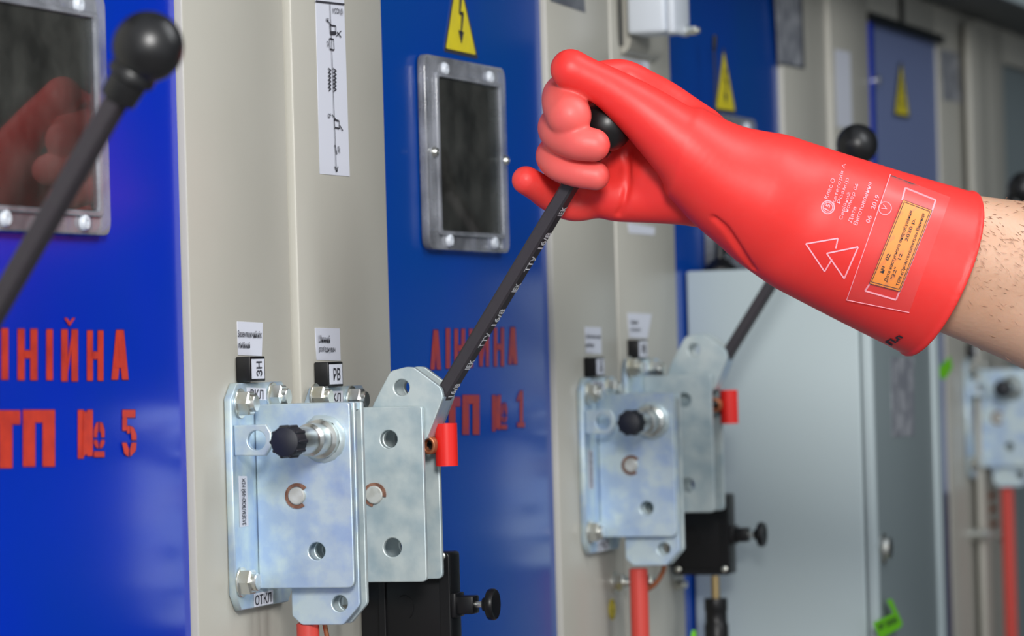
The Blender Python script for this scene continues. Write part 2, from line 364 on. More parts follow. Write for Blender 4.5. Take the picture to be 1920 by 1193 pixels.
# stencilled lettering on two doors, drawn as strokes
def letter(ch, x, y, w_, h, s):
    R = lambda a, b_, c, d: [(x + a * w_, y + b_ * h), (x + c * w_, y + b_ * h), (x + c * w_, y + d * h), (x + a * w_, y + d * h)]
    Q = lambda *p: [(x + a * w_, y + b_ * h) for a, b_ in p]
    s_ = s / w_; t = s * 0.9 / h
    if ch == 'Л': return [Q((.5 - s_ * .55, 0), (.5 + s_ * .55, 0), (s_, 1), (0, 1)), Q((.5 - s_ * .5, .02), (.5 + s_ * .55, 0), (1, 1), (1 - s_, 1))]
    if ch == 'А': return [Q((.5 - s_ * .6, 0), (.5 + s_ * .5, 0), (s_, 1), (0, 1)), Q((.5 - s_ * .5, .02), (.5 + s_ * .6, 0), (1, 1), (1 - s_, 1)), Q((.26, .62), (.74, .62), (.79, .76), (.21, .76))]
    if ch == 'І': return [R(.5 - s_ / 2, 0, .5 + s_ / 2, 1)]
    if ch == 'Н': return [R(0, 0, s_, 1), R(1 - s_, 0, 1, 1), R(s_, .42, 1 - s_, .57)]
    if ch in 'ИЙ':
        L = [R(0, 0, s_, 1), R(1 - s_, 0, 1, 1), Q((s_, .60), (1 - s_, .10), (1 - s_, .36), (s_, .88))]
        if ch == 'Й': L += [Q((.18, -.22), (.36, -.22), (.56, -.12), (.50, -.06)), Q((.50, -.06), (.46, -.12), (.66, -.22), (.84, -.22))]
        return L
    if ch == 'Т': return [R(0, 0, 1, .24), R(.5 - s_ * .62, .24, .5 + s_ * .62, 1)]
    if ch == 'П': return [R(0, 0, 1, .22), R(0, .22, s_ * 1.15, 1), R(1 - s_ * 1.15, .22, 1, 1)]
    if ch == '1': return [R(.42, .0, .42 + s_, .88), Q((.05, .22), (.42, .0), (.42, .2), (.12, .32)), R(.1, .88, 1, 1)]
    if ch == 'N': return [R(0, 0, s_, 1), R(1 - s_, 0, 1, .95), Q((s_, .02), (s_ * 1.6, .05), (1 - s_, .9), (1 - s_ * 1.7, .97))]
    if ch == 'o': return [Q((.0, .25), (.2, .06), (.42, .02), (.42, .28), (.32, .34), (.32, .46), (0, .46)), Q((.54, .02), (.82, .06), (1, .25), (1, .46), (.68, .46), (.68, .34), (.54, .28)),
                         Q((0, .54), (.32, .54), (.42, .66), (.42, .78), (.18, .74), (0, .64)), Q((.68, .54), (1, .54), (1, .64), (.82, .74), (.54, .78), (.54, .66)), R(0, .86, 1, 1.02)]
    if ch == '5': return [R(.02, 0, .92, .16), R(.02, .16, .34, .44), R(.34, .34, .55, .5), Q((.55, .34), (.8, .38), (1, .52), (1, .64), (.66, .64), (.62, .5)),
                         Q((.0, .70), (.3, .70), (.48, .84), (.44, 1.0), (.16, .93)), Q((.66, .70), (1, .70), (.95, .86), (.56, 1.0), (.54, .84))]
def lettering(k, items, m_):
    for ch, x, y, w_, h, s1 in items:
        A = []; B = []
        for P in letter(ch, x, y, w_, h, s1):
            cx = sum(p[0] for p in P) / len(P); cy = sum(p[1] for p in P) / len(P)
            A.append([W(px, py, -0.0006 - .00015 * len(A)) for px, py in rounded(P, 2.2, 2)])
            B.append([W(px + (.9 if px > cx else -.9), py + (1.6 if py > cy else -1.6), -0.0003) for px, py in P])
        L_ = obj('stencil_letter', polys(A), m_, cabs[k], label='red stencilled letter')
        obj('overspray_edge', polys(B), 'stencil_edge', L_)
lettering(0, [('Л', -55, 616, 34, 96, 14), ('І', 0, 616, 18, 96, 13), ('Н', 33, 617, 37, 96, 13), ('І', 84, 618, 18, 95, 12), ('Й', 115, 618, 31, 97, 12), ('Н', 163, 620, 31, 94, 11), ('А', 209, 619, 32, 93, 12),
              ('Т', -16, 770, 54, 108, 20), ('П', 43, 769, 60, 106, 20), ('N', 146, 769, 28, 91, 11), ('o', 176, 790, 20, 66, 8), ('5', 229, 769, 27, 88, 9)], 'stencil_red')
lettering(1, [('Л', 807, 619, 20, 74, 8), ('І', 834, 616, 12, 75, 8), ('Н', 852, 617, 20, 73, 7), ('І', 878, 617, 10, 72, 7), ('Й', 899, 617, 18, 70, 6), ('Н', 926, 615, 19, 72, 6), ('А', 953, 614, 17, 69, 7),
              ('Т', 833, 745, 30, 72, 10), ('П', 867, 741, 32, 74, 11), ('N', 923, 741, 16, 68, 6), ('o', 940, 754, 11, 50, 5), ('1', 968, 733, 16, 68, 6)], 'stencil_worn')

# ------------------------------------------------------------------ papers, signs and plaques on the cabinet fronts
def paper(name, cs, label, cat, m='paper', Y=-0.0125, group=None, t=0.0005):
    o = obj(name, plate(wpx(Y, cs), [], t, YF(Y), 0.0001), m); tag(o, label, cat, group); return o
def ptext(parent, s, cs, Y, m='ink', bold=0.01, name='printed_text'):
    """cs: pixel corners bottom left, bottom right, top right, top left"""
    return obj(name, textmesh(s, bil([W(x, y, Y) for x, y in cs]), bold), m, parent)
# single line diagram strip
pp = paper('circuit_diagram_sheet', [(591, 0 - 40), (644, -34), (656, 331), (600, 326)], 'tall white paper strip with a printed single line diagram on the beige front', 'paper')
Yd = -0.0134
bm = new(); N_ = (0, -1, 0)
def PX(l): return [W(x, y, Yd) for x, y in l]
for l, wd in [([(619, 5), (631, 328 - 6)], .0010), ([(592, 2), (646, 8)], .0015), ([(619, 47), (630, 49), (630, 64), (620, 63), (619, 47)], .0012), ([(630, 62), (620, 62)], .003),
              ([(618, 72), (626, 74), (627, 94), (619, 92), (618, 72)], .0012), ([(632, 60), (640, 70)], .0012), ([(631, 68), (640, 58)], .0010),
              ([(627, 224), (636, 227), (637, 241), (628, 239), (627, 224)], .0012), ([(637, 235), (643, 245)], .0012), ([(623, 215), (630, 224)], .001), ([(628, 272), (632, 290)], .0015),
              ([(612, 36), (622, 48)], .001), ([(628, 312), (632, 322), (634, 312)], .0014)]:
    ribbon(bm, PX(l), wd, N_)
for j in range(6):
    y = 128 + j * 7
    ribbon(bm, PX([(616, y), (621, y + 4), (617, y + 7)]), .0011, N_); ribbon(bm, PX([(625, y), (631, y + 5), (626, y + 8)]), .0011, N_)
obj('diagram_lines', bm, 'ink', pp)
ptext(pp, 'МСС01(5)', [(624, 28), (643, 30), (643, 16), (624, 15)], Yd)
ptext(pp, 'QS', [(612, 41), (617, 42), (617, 34), (612, 33)], Yd); ptext(pp, 'TA', [(613, 88), (617, 88), (617, 78), (613, 77)], Yd)
ptext(pp, 'QF', [(615, 222), (621, 222), (621, 213), (615, 213)], Yd); ptext(pp, 'QSg', [(633, 287), (638, 288), (638, 275), (633, 274)], Yd)
# small name papers above the drives
GRP = 'name papers above the drives'
p = paper('name_paper', [(445, 603), (493, 605), (491, 668), (447, 666)], 'small white paper above the foreground drive, left of the column seam', 'paper', Y=-0.0065)
ptext(p, 'Заземлюючий ніж', [(446, 632), (491, 634), (491, 621), (446, 619)], -0.0074); ptext(p, 'лінійний', [(447, 652), (469, 653), (469, 642), (447, 641)], -0.0074)
p = paper('name_paper', [(591, 615), (637, 616), (639, 677), (594, 675)], 'small white paper above the lever drive, right of the column seam', 'paper', Y=-0.0125)
ptext(p, 'Шинний', [(598, 642), (619, 643), (619, 629), (598, 628)], -0.0134); ptext(p, "роз'єднувач", [(599, 662), (629, 663), (629, 650), (599, 649)], -0.0134)
p = paper('name_paper', [(1097, 613), (1127, 614), (1128, 664), (1099, 662)], 'lower of the two small white papers above the second drive pair', 'paper', Y=-0.0065)
ptext(p, 'Заземлюючий', [(1099, 634), (1126, 635), (1126, 627), (1099, 626)], -0.0074); ptext(p, 'ніж', [(1100, 650), (1115, 651), (1115, 643), (1100, 642)], -0.0074)
p = paper('name_paper', [(1177, 587), (1222, 589), (1214, 635), (1180, 633)], 'upper of the two small white papers on the second beige column, with a curled corner', 'paper', Y=-0.0075)
ptext(p, 'Шинний', [(1183, 607), (1196, 608), (1196, 600), (1183, 599)], -0.0084); ptext(p, "роз'єднувач", [(1183, 622), (1202, 623), (1202, 615), (1183, 614)], -0.0084)
paper('name_paper', [(1178, 418), (1228, 426), (1227, 441), (1180, 437)], 'narrow white paper just below the gloved fist on the second beige column', 'paper', Y=-0.0075)
paper('name_paper', [(1166, 108), (1216, 116), (1218, 146), (1168, 140)], 'white paper under the beige bracket, partly behind the gloved thumb', 'paper', Y=-0.0075)
paper('name_paper', [(1566, 92), (1594, 98), (1598, 240), (1570, 238)], 'tall white paper strip left of the small dull blue door', 'paper', Y=-0.0125)
paper('name_paper', [(1762, 92), (1796, 100), (1802, 192), (1768, 188)], 'faint blurred paper on the beige front right of the small dull blue door', 'paper', Y=-0.0065, m='plaque_grey')
p = paper('name_plate', [(1031, -30), (1095, -18), (1098, 24), (1033, 2)], 'dark metal name plate cut by the top edge, left above the gloved thumb', 'plate', 'plaque_dark', -0.0065, t=.0012)
p = paper('name_plate', [(1452, -30), (1503, -20), (1508, 128), (1462, 118)], 'grey printed name plate on the third beige column, above the glove', 'plate', 'plaque_grey', -0.0065, t=.0012)
obj('plate_frame', polys([[W(x, y, -0.0080) for x, y in q] for q in ([(1452, -30), (1503, -20), (1503, -16), (1452, -26)], [(1501, -20), (1504, -20), (1509, 128), (1506, 128)], [(1462, 116), (1508, 126), (1508, 129), (1462, 119)])]), 'plaque_dark', p)

# warning triangles
def warn(cs, label, Y, depth=1):
    t = obj('warning_sign', plate(rounded(wpx(Y, cs), .004), [], .0008, YF(Y), .0002), 'ink'); tag(t, label, 'warning sign', 'yellow electric shock warning triangles')
    c = (sum(p[0] for p in cs) / 3, sum(p[1] for p in cs) / 3)
    inn = [(c[0] + (x - c[0]) * .87, c[1] + (y - c[1]) * .87) for x, y in cs]
    obj('yellow_field', plate(rounded(wpx(Y - .001, inn), .003), [], .0003, YF(Y - .001), .00005), 'sign_yellow', t)
    A, B, C_ = [Vector(p).to_3d() for p in cs]           # apex, right, left in pixels
    def q(u, v):  # u across base 0..1 , v up 0..1
        b_ = C_ * (1 - u) + B * u; m_ = (B + C_) / 2; pt = b_ * (1 - v) + (A + (b_ - m_)) * v; return W(pt.x, pt.y, Y - .0016)
    L = [[(.53, .66), (.60, .665), (.535, .48), (.49, .475)], [(.49, .475), (.52, .45), (.63, .47), (.60, .50)], [(.57, .50), (.63, .475), (.545, .24), (.515, .245)], [(.45, .28), (.61, .27), (.525, .13)]]
    obj('lightning_arrow', polys([[q(*p) for p in l] for l in L]), 'ink', t)
    return t
warn([(858, -64), (897, 111), (833, 97)], 'yellow lightning triangle directly above the clear viewing window, cut by the top edge', -0.0005)
warn([(1357, 86), (1381, 214), (1341, 208)], 'yellow lightning triangle beside the black whip antenna', -0.0005)
warn([(1690, 112), (1706, 222), (1678, 217)], 'small blurred yellow triangle on the dull blue door', -0.0065)
# oval earth sticker
c = W(1148, 1143, -0.0068)
o = obj('earth_sticker', lathe(new(), c, (0, -1, 0), [(0, 0), (.0105, 0), (.0105, .0005), (0, .0005)], 32), 'sign_yellow'); tag(o, 'small round yellow earth sticker low on the second beige column, left of the red rod', 'sticker')
bm = new(); cc = c + Vector((0, -.001, 0))
for a, b_, h in ((-.004, .004, -.001), (-.0028, .0028, -.0032), (-.0015, .0015, -.0054)): ribbon(bm, [cc + Vector((a, 0, h)), cc + Vector((b_, 0, h))], .0012, N_)
ribbon(bm, [cc + Vector((0, 0, -.001)), cc + Vector((0, 0, .006))], .0014, N_)
for i in range(24):
    a = 2 * math.pi * i / 24; b_ = 2 * math.pi * (i + 1) / 24
    ribbon(bm, [cc + Vector((.0088 * math.cos(a), 0, .0088 * math.sin(a))), cc + Vector((.0088 * math.cos(b_), 0, .0088 * math.sin(b_)))], .0012, N_)
obj('earth_symbol', bm, 'ink', o)

# ------------------------------------------------------------------ drives
def hexbolt(parent, p, d=(0, -1, 0), r=.0104, wr=.0116, name='bolt'):
    b_ = new(); cyl(b_, p, d, wr, .0018, 32, .0004); q = Vector(p) + Vector(d) * .0018
    lathe(b_, q, d, [(0, 0), (r, 0), (r, .0076), (r * .86, .0088), (0, .0088)], 6)
    o_ = obj(name, b_, 'bolt_zinc', parent, smooth=25)
    e_ = new(); cyl(e_, q + Vector(d) * .0080, d, r * .64, .0045, 24, .0006); obj('thread_end', e_, 'bolt_zinc', o_, smooth=40)
    return o_
def cring(bm, c, r, wd, a0, a1, X):
    n_ = 26
    pts = [(a0 + (a1 - a0) * i / n_) for i in range(n_ + 1)]
    A = [Vector((X, c.y - (r + wd) * math.cos(a), c.z + (r + wd) * math.sin(a))) for a in pts]; B = [Vector((X, c.y - r * math.cos(a), c.z + r * math.sin(a))) for a in pts]
    f = []; off_ = Vector((.0016, 0, 0))
    for i in range(n_):
        vs = [A[i], A[i + 1], B[i + 1], B[i]]; f1 = [bm.verts.new(v) for v in vs]; f2 = [bm.verts.new(v + off_) for v in vs]
        bm.faces.new(f1); bm.faces.new(f2[::-1])
        for j in range(4): bm.faces.new((f1[j], f2[j], f2[(j + 1) % 4], f1[(j + 1) % 4]))
    return bm
def base_plate(root, x0, x1, z0, z1, Y, cham=.012):
    pts = [(x0 + cham * .8, z0), (x1 - cham, z0), (x1, z0 + cham), (x1, z1 - cham), (x1 - cham, z1), (x0 + cham, z1), (x0, z1 - cham), (x0, z0 + cham)]
    return obj('base_plate', plate(pts, [], .006, YF(Y), .0008), 'zinc', root)

# --- drive A (with locking spindle), built where the nearest one stands
XA = S(475, 930, 2.749).x; YB = -0.0125
rootA = empty('earthing_drive', (2.78, -0.0065, 1.15), 'zinc drive with black capped spindle in the foreground, left of the blue door', 'switch drive', 'zinc drives with black capped locking spindle')
bl = W(438, 930, YB).x; br = W(546, 930, YB).x; zt = W(490, 717, YB).z; zb = W(480, 1140, YB).z
base_plate(rootA, bl, br, zb, zt, YB)
# main bent plate
A = spx(XA, [(474, 759), (655, 757), (661, 1104), (479, 1104)]); zA0, zA1 = A[3][1], A[0][1]; uA = A[1][0]
Z = lambda x, y, X=XA: uv(S(x, y, X))
def holeat(x, y, r_px, X):
    u_, v_ = uv(S(x, y, X)); return (u_, v_, r_px / 2430)
pl = plate(rounded([(.0128, zA0), (uA, zA0), (uA, zA1), (.0128, zA1)], [0, .006, .003, 0]), [holeat(594, 1034, 16.5, XA)], .005, XF(XA), .0008)
obj('front_plate', pl, 'zinc', rootA, smooth=30)
# swinging arm plate and rear plate, both reaching lower
for nm, dx, ex, m_ in (('arm_plate', .014, 0.0, 'zinc'), ('rear_plate', .030, 0.0, 'zinc_grey')):
    X_ = XA + dx
    lo = uv(S(636, 1172, XA + .014)); ri = uv(S(668, 900, XA + .014))[0]; le = uv(S(546, 1100, XA + .014))[0]
    pts = [(le, zA1), (le, lo[1] + .007), (le + .008, lo[1]), (ri - .014, lo[1]), (ri, lo[1] + .015), (ri, zA1)]
    obj(nm, plate(rounded(pts, .002), [holeat(637, 1132, 15.5, X_) if dx < .02 else (uv(S(637, 1132, XA + .014)) + (15.5 / 2430,)),
                                      (uv(S(594, 1034, XA)) + (16.5 / 2430,))], .005, XF(X_), .0008), m_, rootA, smooth=30)
obj('top_spacer', box(new(), (XA + .005, -uA + .004, zA1 - .006), (XA + .030, -.012, zA1 - .001)), 'zinc', rootA)
obj('inner_spacer', box(new(), (XA + .0355, -uA + .008, zA0 + .02), (XA + .0385, -.0128, zA1 - .02)), 'zinc_grey', rootA)
# lug with hole in front of the plate
XL = bl + .003
lg = spx(XL, [(438, 798), (498, 796), (508, 812), (508, 838), (497, 855), (440, 855)])
obj('locking_lug', plate([(max(u_, .0128), v_) for u_, v_ in lg], [holeat(481, 826, 18, XL)], .005, XF(XL), .0008), 'zinc', rootA, smooth=30)
# pin and retaining ring
pc = S(558, 930, XA)
obj('pivot_pin', cyl(new(), pc + Vector((.036, 0, 0)), (-1, 0, 0), 16.5 / 2430, .0395, 36, .0008), 'pin_steel', rootA, smooth=40)
obj('retaining_ring', cring(new(), pc, .0072, .0026, math.radians(40), math.radians(305), XA - .0018), 'rust', rootA, label='rusty brown open ring')
# locking spindle with weld collar and black cap
sc_ = S(606, 823, XA)
obj('spindle', lathe(new(), sc_, (-1, 0, 0), [(0, -.004), (.0105, -.004), (.0105, .002), (.0150, .002), (.0150, .010), (.0125, .0125), (.0125, .030), (.0105, .033), (.0105, .072), (0, .072)], 40), 'bolt_zinc', rootA, smooth=30)
bm = new(); lathe(bm, sc_, (-1, 0, 0), [(.0135 + .0012 * 0, .0), (.0185, .0), (.0178, .0022), (.0150, .0040), (.0135, .0)], 36, False)
for v in bm.verts: v.co += Vector((random.uniform(-.0004, .0002), random.uniform(-.0005, .0005), random.uniform(-.0005, .0005)))
obj('weld_bead', bm, 'zinc_grey', rootA, smooth=80)
cp = sc_ + Vector((-.070, 0, 0)); bm = new()
lathe(bm, cp, (-1, 0, 0), [(.0095, -.006), (.0118, -.006), (.0118, .008), (.0108, .0105), (.0060, .0122), (0, .0126)], 40)
for i in range(10):
    a = 2 * math.pi * i / 10; q = cp + Vector((0, .0114 * math.cos(a), .0114 * math.sin(a)))
    lathe(bm, q, (-1, 0, 0), [(0, -.006), (.0016, -.006), (.0016, .008), (.0006, .0100), (0, .0102)], 10)
obj('spindle_cap', bm, 'rubber_cap', rootA, smooth=40, label='black ribbed rubber cap')
for x, y, Yb in ((449, 757, YB - .006), (510, 745, YB - .006), (452, 1092, YB - .006)):
    q = W(x, y, YB); hexbolt(rootA, (q.x, YB, q.z))
# rectangular stickers on the base
def tag_text(root, cs, lines, Y=YB - .0004):
    o_ = obj('print_label', plate(wpx(Y, cs), [], .0003, YF(Y), .0001), 'paper', root, label='white printed label')
    for s, c4 in lines: obj('print', textmesh(s, bil([W(x, y, Y - .0004) for x, y in c4]), .012), 'ink', o_)
tag_text(rootA, [(463, 727), (499, 728), (500, 751), (464, 750)], [('ВКЛ', [(470, 748), (494, 749), (494, 731), (470, 730)])])
tag_text(rootA, [(476, 1114), (512, 1106), (512, 1132), (477, 1139)], [('ОТКЛ', [(479, 1136), (509, 1129), (509, 1110), (479, 1117)])])
tag_text(rootA, [(448, 893), (463, 893), (466, 987), (450, 989)], [('ЗАЗЕМЛЮЮЧИЙ НІЖ', [(462, 985), (460, 897), (452, 897), (453, 985)]), ])
def indicator(root, x, y, s, Y):
    """small black block with a white letter card, pixels of its outer face"""
    a = W(x, y + 50, Y - .012); b_ = W(x + 27, y + 2, Y - .012)
    o_ = obj('indicator_block', box(new(), (a.x, Y, a.z), (b_.x, Y - .012, b_.z), .001), 'black_plastic', root, smooth=40)
    t = .0026; obj('indicator_card', box(new(), (a.x + t, Y - .012, a.z + t * .8), (b_.x - t * 1.2, Y - .0124, b_.z - t * .8)), 'paper', o_, label='white card with black letters')
    Yt = Y - .0128; w_ = b_.x - a.x; h_ = b_.z - a.z
    obj('indicator_letters', textmesh(s, bil([(a.x + w_ * .35, Yt, a.z + h_ * .2), (a.x + w_ * .35, Yt, a.z + h_ * .8), (a.x + w_ * .72, Yt, a.z + h_ * .8), (a.x + w_ * .72, Yt, a.z + h_ * .2)][::-1] if s != 'РВ' else
        [(a.x + w_ * .3, Yt, a.z + h_ * .25), (a.x + w_ * .75, Yt, a.z + h_ * .25), (a.x + w_ * .75, Yt, a.z + h_ * .75), (a.x + w_ * .3, Yt, a.z + h_ * .75)]), .02), 'ink', o_)
indicator(rootA, 470, 666, 'ЗН', -0.0066)

# --- drive B (operated by the lever)
XB = W(620, 930, -.01).x
rootB = empty('disconnector_drive', (2.95, -0.0125, 1.15), 'zinc drive holding the lever gripped by the gloved hand', 'switch drive', 'zinc drives that carry a black lever')
Y2 = -0.0185
bl2 = W(583, 760, Y2).x; br2 = W(690, 760, Y2).x
z1b = W(630, 725, Y2).z
base_plate(rootB, bl2, br2, z1b - .178, z1b, Y2)
uB = uv(S(795, 900, XB))[0]; zB1 = uv(S(740, 763, XB))[1]; zB0 = uv(S(740, 1092, XB))[1]
hb = lambda x, y, r_: (*uv(S(x, y, XB)), r_ / 2330)
obj('front_plate', plate(rounded([(.0188, zB0), (uB, zB0), (uB, zB1), (.0188, zB1)], [0, .005, .003, 0]), [hb(729, 824, 17), hb(736, 1027, 18)], .005, XF(XB), .0008), 'zinc_grey', rootB, smooth=30)
XE = XB + .0375
obj('rear_plate', plate(rounded([(.0188, zB0), (uB, zB0), (uB, zB1), (.0188, zB1)], [0, .005, .003, 0]), [hb(736, 1027, 18), hb(729, 824, 17)], .005, XF(XE), .0008), 'zinc_grey', rootB, smooth=30)
pb = S(703, 928, XB)
obj('pivot_pin', cyl(new(), pb + Vector((.042, 0, 0)), (-1, 0, 0), 17 / 2330, .0455, 36, .0008), 'pin_steel', rootB, smooth=40)
obj('retaining_ring', cring(new(), pb, .0074, .0024, math.radians(-12), math.radians(258), XB - .0018), 'rust', rootB, label='rusty brown open ring')
for x, y in ((590, 746), (658, 750)):
    q = W(x, y, Y2); hexbolt(rootB, (q.x, Y2, q.z), name='bolt')
tag_text(rootB, [(609, 734), (643, 733), (643, 755), (610, 755)], [('ВКЛ', [(616, 753), (639, 753), (639, 737), (616, 738)])], Y2 - .0004)
indicator(rootB, 616, 676, 'РВ', -0.0126)
# red latch tube and rusty spring beside the lever foot
o = empty('latch_handle', S(838, 873, XB + .03), 'bright red plastic latch tube beside the foot of the gripped lever', 'latch', 'red latch tubes on the drives')
a = S(838, 874, XB + .028); b_ = S(838, 794, XB + .028)
bm = new(); lathe(bm, a, (0, 0, 1), [(.0078, 0), (.0092, 0), (.0092, (b_ - a).z), (.0078, (b_ - a).z)], 28, True); obj('grip_tube', bm, 'red_plastic', o, smooth=40)
p1 = S(838, 834, XB + .028)
bm = new(); cyl(bm, p1 + Vector((0, .009, 0)), (0, 1, 0), .0032, .020, 16); obj('latch_pin', bm, 'black_plastic', o, smooth=40)
bm = new(); cyl(bm, p1 + Vector((0, .007, 0)), (0, 1, 0), .0075, .005, 20, .001); obj('collar', bm, 'black_plastic', o, smooth=40)
LATCH = o
bm = new(); pts = []
q0 = S(806, 835, XB + .018)
for i in range(60):
    a = i / 60 * 6 * math.pi; pts.append(q0 + Vector((.010 * (i / 60) - .005, .0048 * math.cos(a), .0060 * math.sin(a))))
tube(bm, pts, .0016, 8); obj('return_spring', bm, 'copper', rootB, smooth=60, label='brown rusty spring')

# --- lever with its channel foot
XC = XB + .007
LV = empty('operating_lever', S(760, 800, XC), 'black square lever gripped by the red gloved hand, white print along its side', 'lever', 'black ball topped operating levers')
ch = spx(XC, [(690, 790), (699, 760), (715, 728), (732, 696), (762, 688), (776, 689), (827, 727), (831, 745), (801, 822), (792, 828), (740, 870), (700, 860)])
obj('foot_plate', plate(rounded(ch, [0, .002, .003, .003, .002, .002, .003, .003, .003, .002, .01, .01]), [(*uv(S(753, 727, XC)), 15.5 / 2330), hb(729, 824, 16)], .005, XF(XC), .0008), 'zinc_grey', LV, smooth=30)
XC2 = XC + .025
obj('foot_plate', plate(rounded([(u_, v_) for u_, v_ in ch], [0, .002, .003, .003, .002, .002, .003, .003, .003, .002, .01, .01]), [(*uv(S(753, 727, XC)), 15.5 / 2330), hb(729, 824, 16)], .005, XF(XC2), .0008), 'zinc_grey', LV, smooth=30)
a = Vector((0, -ch[7][0], ch[7][1])); b_ = Vector((0, -ch[8][0], ch[8][1]))
bm = new(); t_ = Vector((0, .003, .001))
vs = [Vector((x, 0, 0)) + q for x in (XC + .002, XC2 + .003) for q in (a, b_, b_ + t_, a + t_)]
vv = [bm.verts.new(v) for v in vs]
for f in ((0, 1, 2, 3), (7, 6, 5, 4), (0, 4, 5, 1), (1, 5, 6, 2), (2, 6, 7, 3), (3, 7, 4, 0)): bm.faces.new([vv[i] for i in f])
obj('foot_web', bm, 'zinc', LV)
XM = XC + .0150                                    # mid plane of the bar
q0 = S(834, 738, XM); q1 = S(1137, 235, XM)
dr = (q1 - q0).normalized(); nn = Vector((-1, 0, 0)); sd = dr.cross(nn).normalized()
if sd.z > 0: sd = -sd                               # towards the lower right face
hw = 12.6 / 2340; hd = .0082
def barprof(c, kx=1.0, f=.0016):
    out = []
    for sx, sy in ((-1, -1), (1, -1), (1, 1), (-1, 1)):
        X_, Y_ = sx * hw * kx, sy * hd * kx
        for ax, ay in (((sx, 0), (0, -sy)) if (sx * sy > 0) else ((0, -sy), (-0, 0)),): pass
        cs = [(X_ - sx * f, Y_), (X_, Y_ - sy * f)]
        if sx * sy > 0: cs = cs[::-1]
        out += cs
    return [c + sd * x + nn * y for x, y in out]
bm = new(); secs = []
for t_, kx in ((-.004, .80), (-.004, .98), (0.0, 1.02), (.004, 1.0), (.10, 1.0), (.19, 1.0), ((q1 - q0).length - .02, 1.0)):
    P = barprof(q0 + dr * t_, kx)
    secs.append([bm.verts.new(p_) for p_ in P])
for A_, B_ in zip(secs, secs[1:]):
    for i in range(8): bm.faces.new((A_[i], A_[(i + 1) % 8], B_[(i + 1) % 8], B_[i]))
bm.faces.new(secs[0]); bm.faces.new(secs[-1])
obj('bar', bm, 'shrink_black', LV, smooth=30)
bm = new(); Ls = (q0 - b_).dot(dr)
secs = []
for t_ in (-.034, .002):
    secs.append([bm.verts.new(p_) for p_ in barprof(q0 + dr * t_, .78)])
for i in range(8): bm.faces.new((secs[0][i], secs[0][(i + 1) % 8], secs[1][(i + 1) % 8], secs[1][i]))
bm.faces.new(secs[0]); bm.faces.new(secs[1]); obj('bar_tang', bm, 'zinc_grey', LV)
kr = .0212; kc = q1
prof = [(0, -kr * 2.05), (.0105, -kr * 2.05), (.0118, -kr * 2.0), (.0128, -kr * 1.25), (.0150, -kr * 1.15), (.0150, -kr * .86)]
th = math.acos(.60)
prof = [(0, -.0365), (.0105, -.0365), (.0112, -.0355), (.0120, -.0230), (.0146, -.0215), (.0146, -.0165)]
for i in range(0, 25):
    a = math.radians(-48 + (90 + 48) * i / 24); prof.append((max(kr * math.cos(a), 0.0) if i < 24 else 0, kr * math.sin(a)))
obj('ball_knob', lathe(new(), kc, dr, prof, 48), 'knob_black', LV, smooth=35, label='glossy black ball knob with collar')
LVLEN = (q1 - q0).length
# copies of the lever first (only this one shows print)
lev = {}
for k, dl, lab in ((0, (S(277, 88, XM - .87) - kc), 'large blurred black lever in the left foreground, in front of the near blue door'),
                   (2, (S(1607, 271, XM + .90) - kc), 'black lever rising behind the red glove, knob above the cuff'),
                   (3, (S(1921, 354, XM + 1.81) - kc), 'black lever mostly behind the bare forearm, knob at the right edge')):
    c_ = copytree(LV, dl); c_['label'] = lab; lev[k] = (c_, dl)
# print on the gripped lever
fc = sd * (hw + .0003)
def bar_text(s, y0, y1):
    """y0,y1 pixel heights of the run along the bar's lower right face"""
    def along(y):
        lo, hi_ = 0.0, LVLEN
        for _ in range(40):
            md = (lo + hi_) / 2; P = q0 + dr * md; v_ = P - CAM; yy = 596.5 - F * v_.dot(UP) / v_.dot(FW)
            if yy > y: lo = md
            else: hi_ = md
        return lo
    a, b2 = along(y0), along(y1)
    def fn(u_, v_): return tuple(q0 + dr * (a + (b2 - a) * u_) + fc + nn * (-.0062 + .0124 * v_))
    obj('lever_print', textmesh(s, fn, .02), 'white_ink', LV, label='white print')
for s, a, b2 in (('16/8', 752, 713), ('IEK', 686, 667), ('ТТУ', 645, 617), ('16/8', 604, 573), ('IEK', 541, 524), ('ТТУ', 503, 474), ('16/8', 460, 430), ('IEK', 398, 381)):
    bar_text(s, a, b2)

# --- black interlock box with hand wheel
XI = XB + .052
IB = empty('interlock_box', S(780, 1190, XI), 'black plastic interlock box with hand wheel below the gripped lever', 'interlock', 'black interlock boxes with hand wheel')
ul = .030; ur = uv(S(843, 1050, XI))[0]; zt_ = uv(S(843, 1036, XI))[1]; zb_ = uv(S(843, 1036, XI))[1] - .085
obj('housing', box(new(), (XI, -ul, zb_), (XI + .027, -ur, zt_), .003, 3), 'black_plastic', IB, smooth=35)
obj('front_frame', plate(rounded([(ul, zb_), (ur, zb_), (ur, zt_), (ul, zt_)], .004), [rounded([(ul + .006, zb_ + .006), (ur - .009, zb_ + .006), (ur - .009, zt_ - .006), (ul + .006, zt_ - .006)], .003)], .003, XF(XI - .002), .0006), 'black_plastic', IB, smooth=35)
obj('mount_foot', box(new(), (XI + .004, -.0128, zb_ + .01), (XI + .020, -ul, zt_ - .01)), 'black_plastic', IB)
for y in (1043,):
    q = S(829, y, XI - .002); obj('screw', lathe(new(), q, (-1, 0, 0), [(0, 0), (.0032, 0), (.0030, .0012), (.0015, .0018), (0, .0018)], 16), 'bolt_zinc', IB, smooth=40)
q = S(829, 1043, XI - .002); q.z = zb_ + .006; obj('screw', lathe(new(), q, (-1, 0, 0), [(0, 0), (.0032, 0), (.0030, .0012), (.0015, .0018), (0, .0018)], 16), 'bolt_zinc', IB, smooth=40)
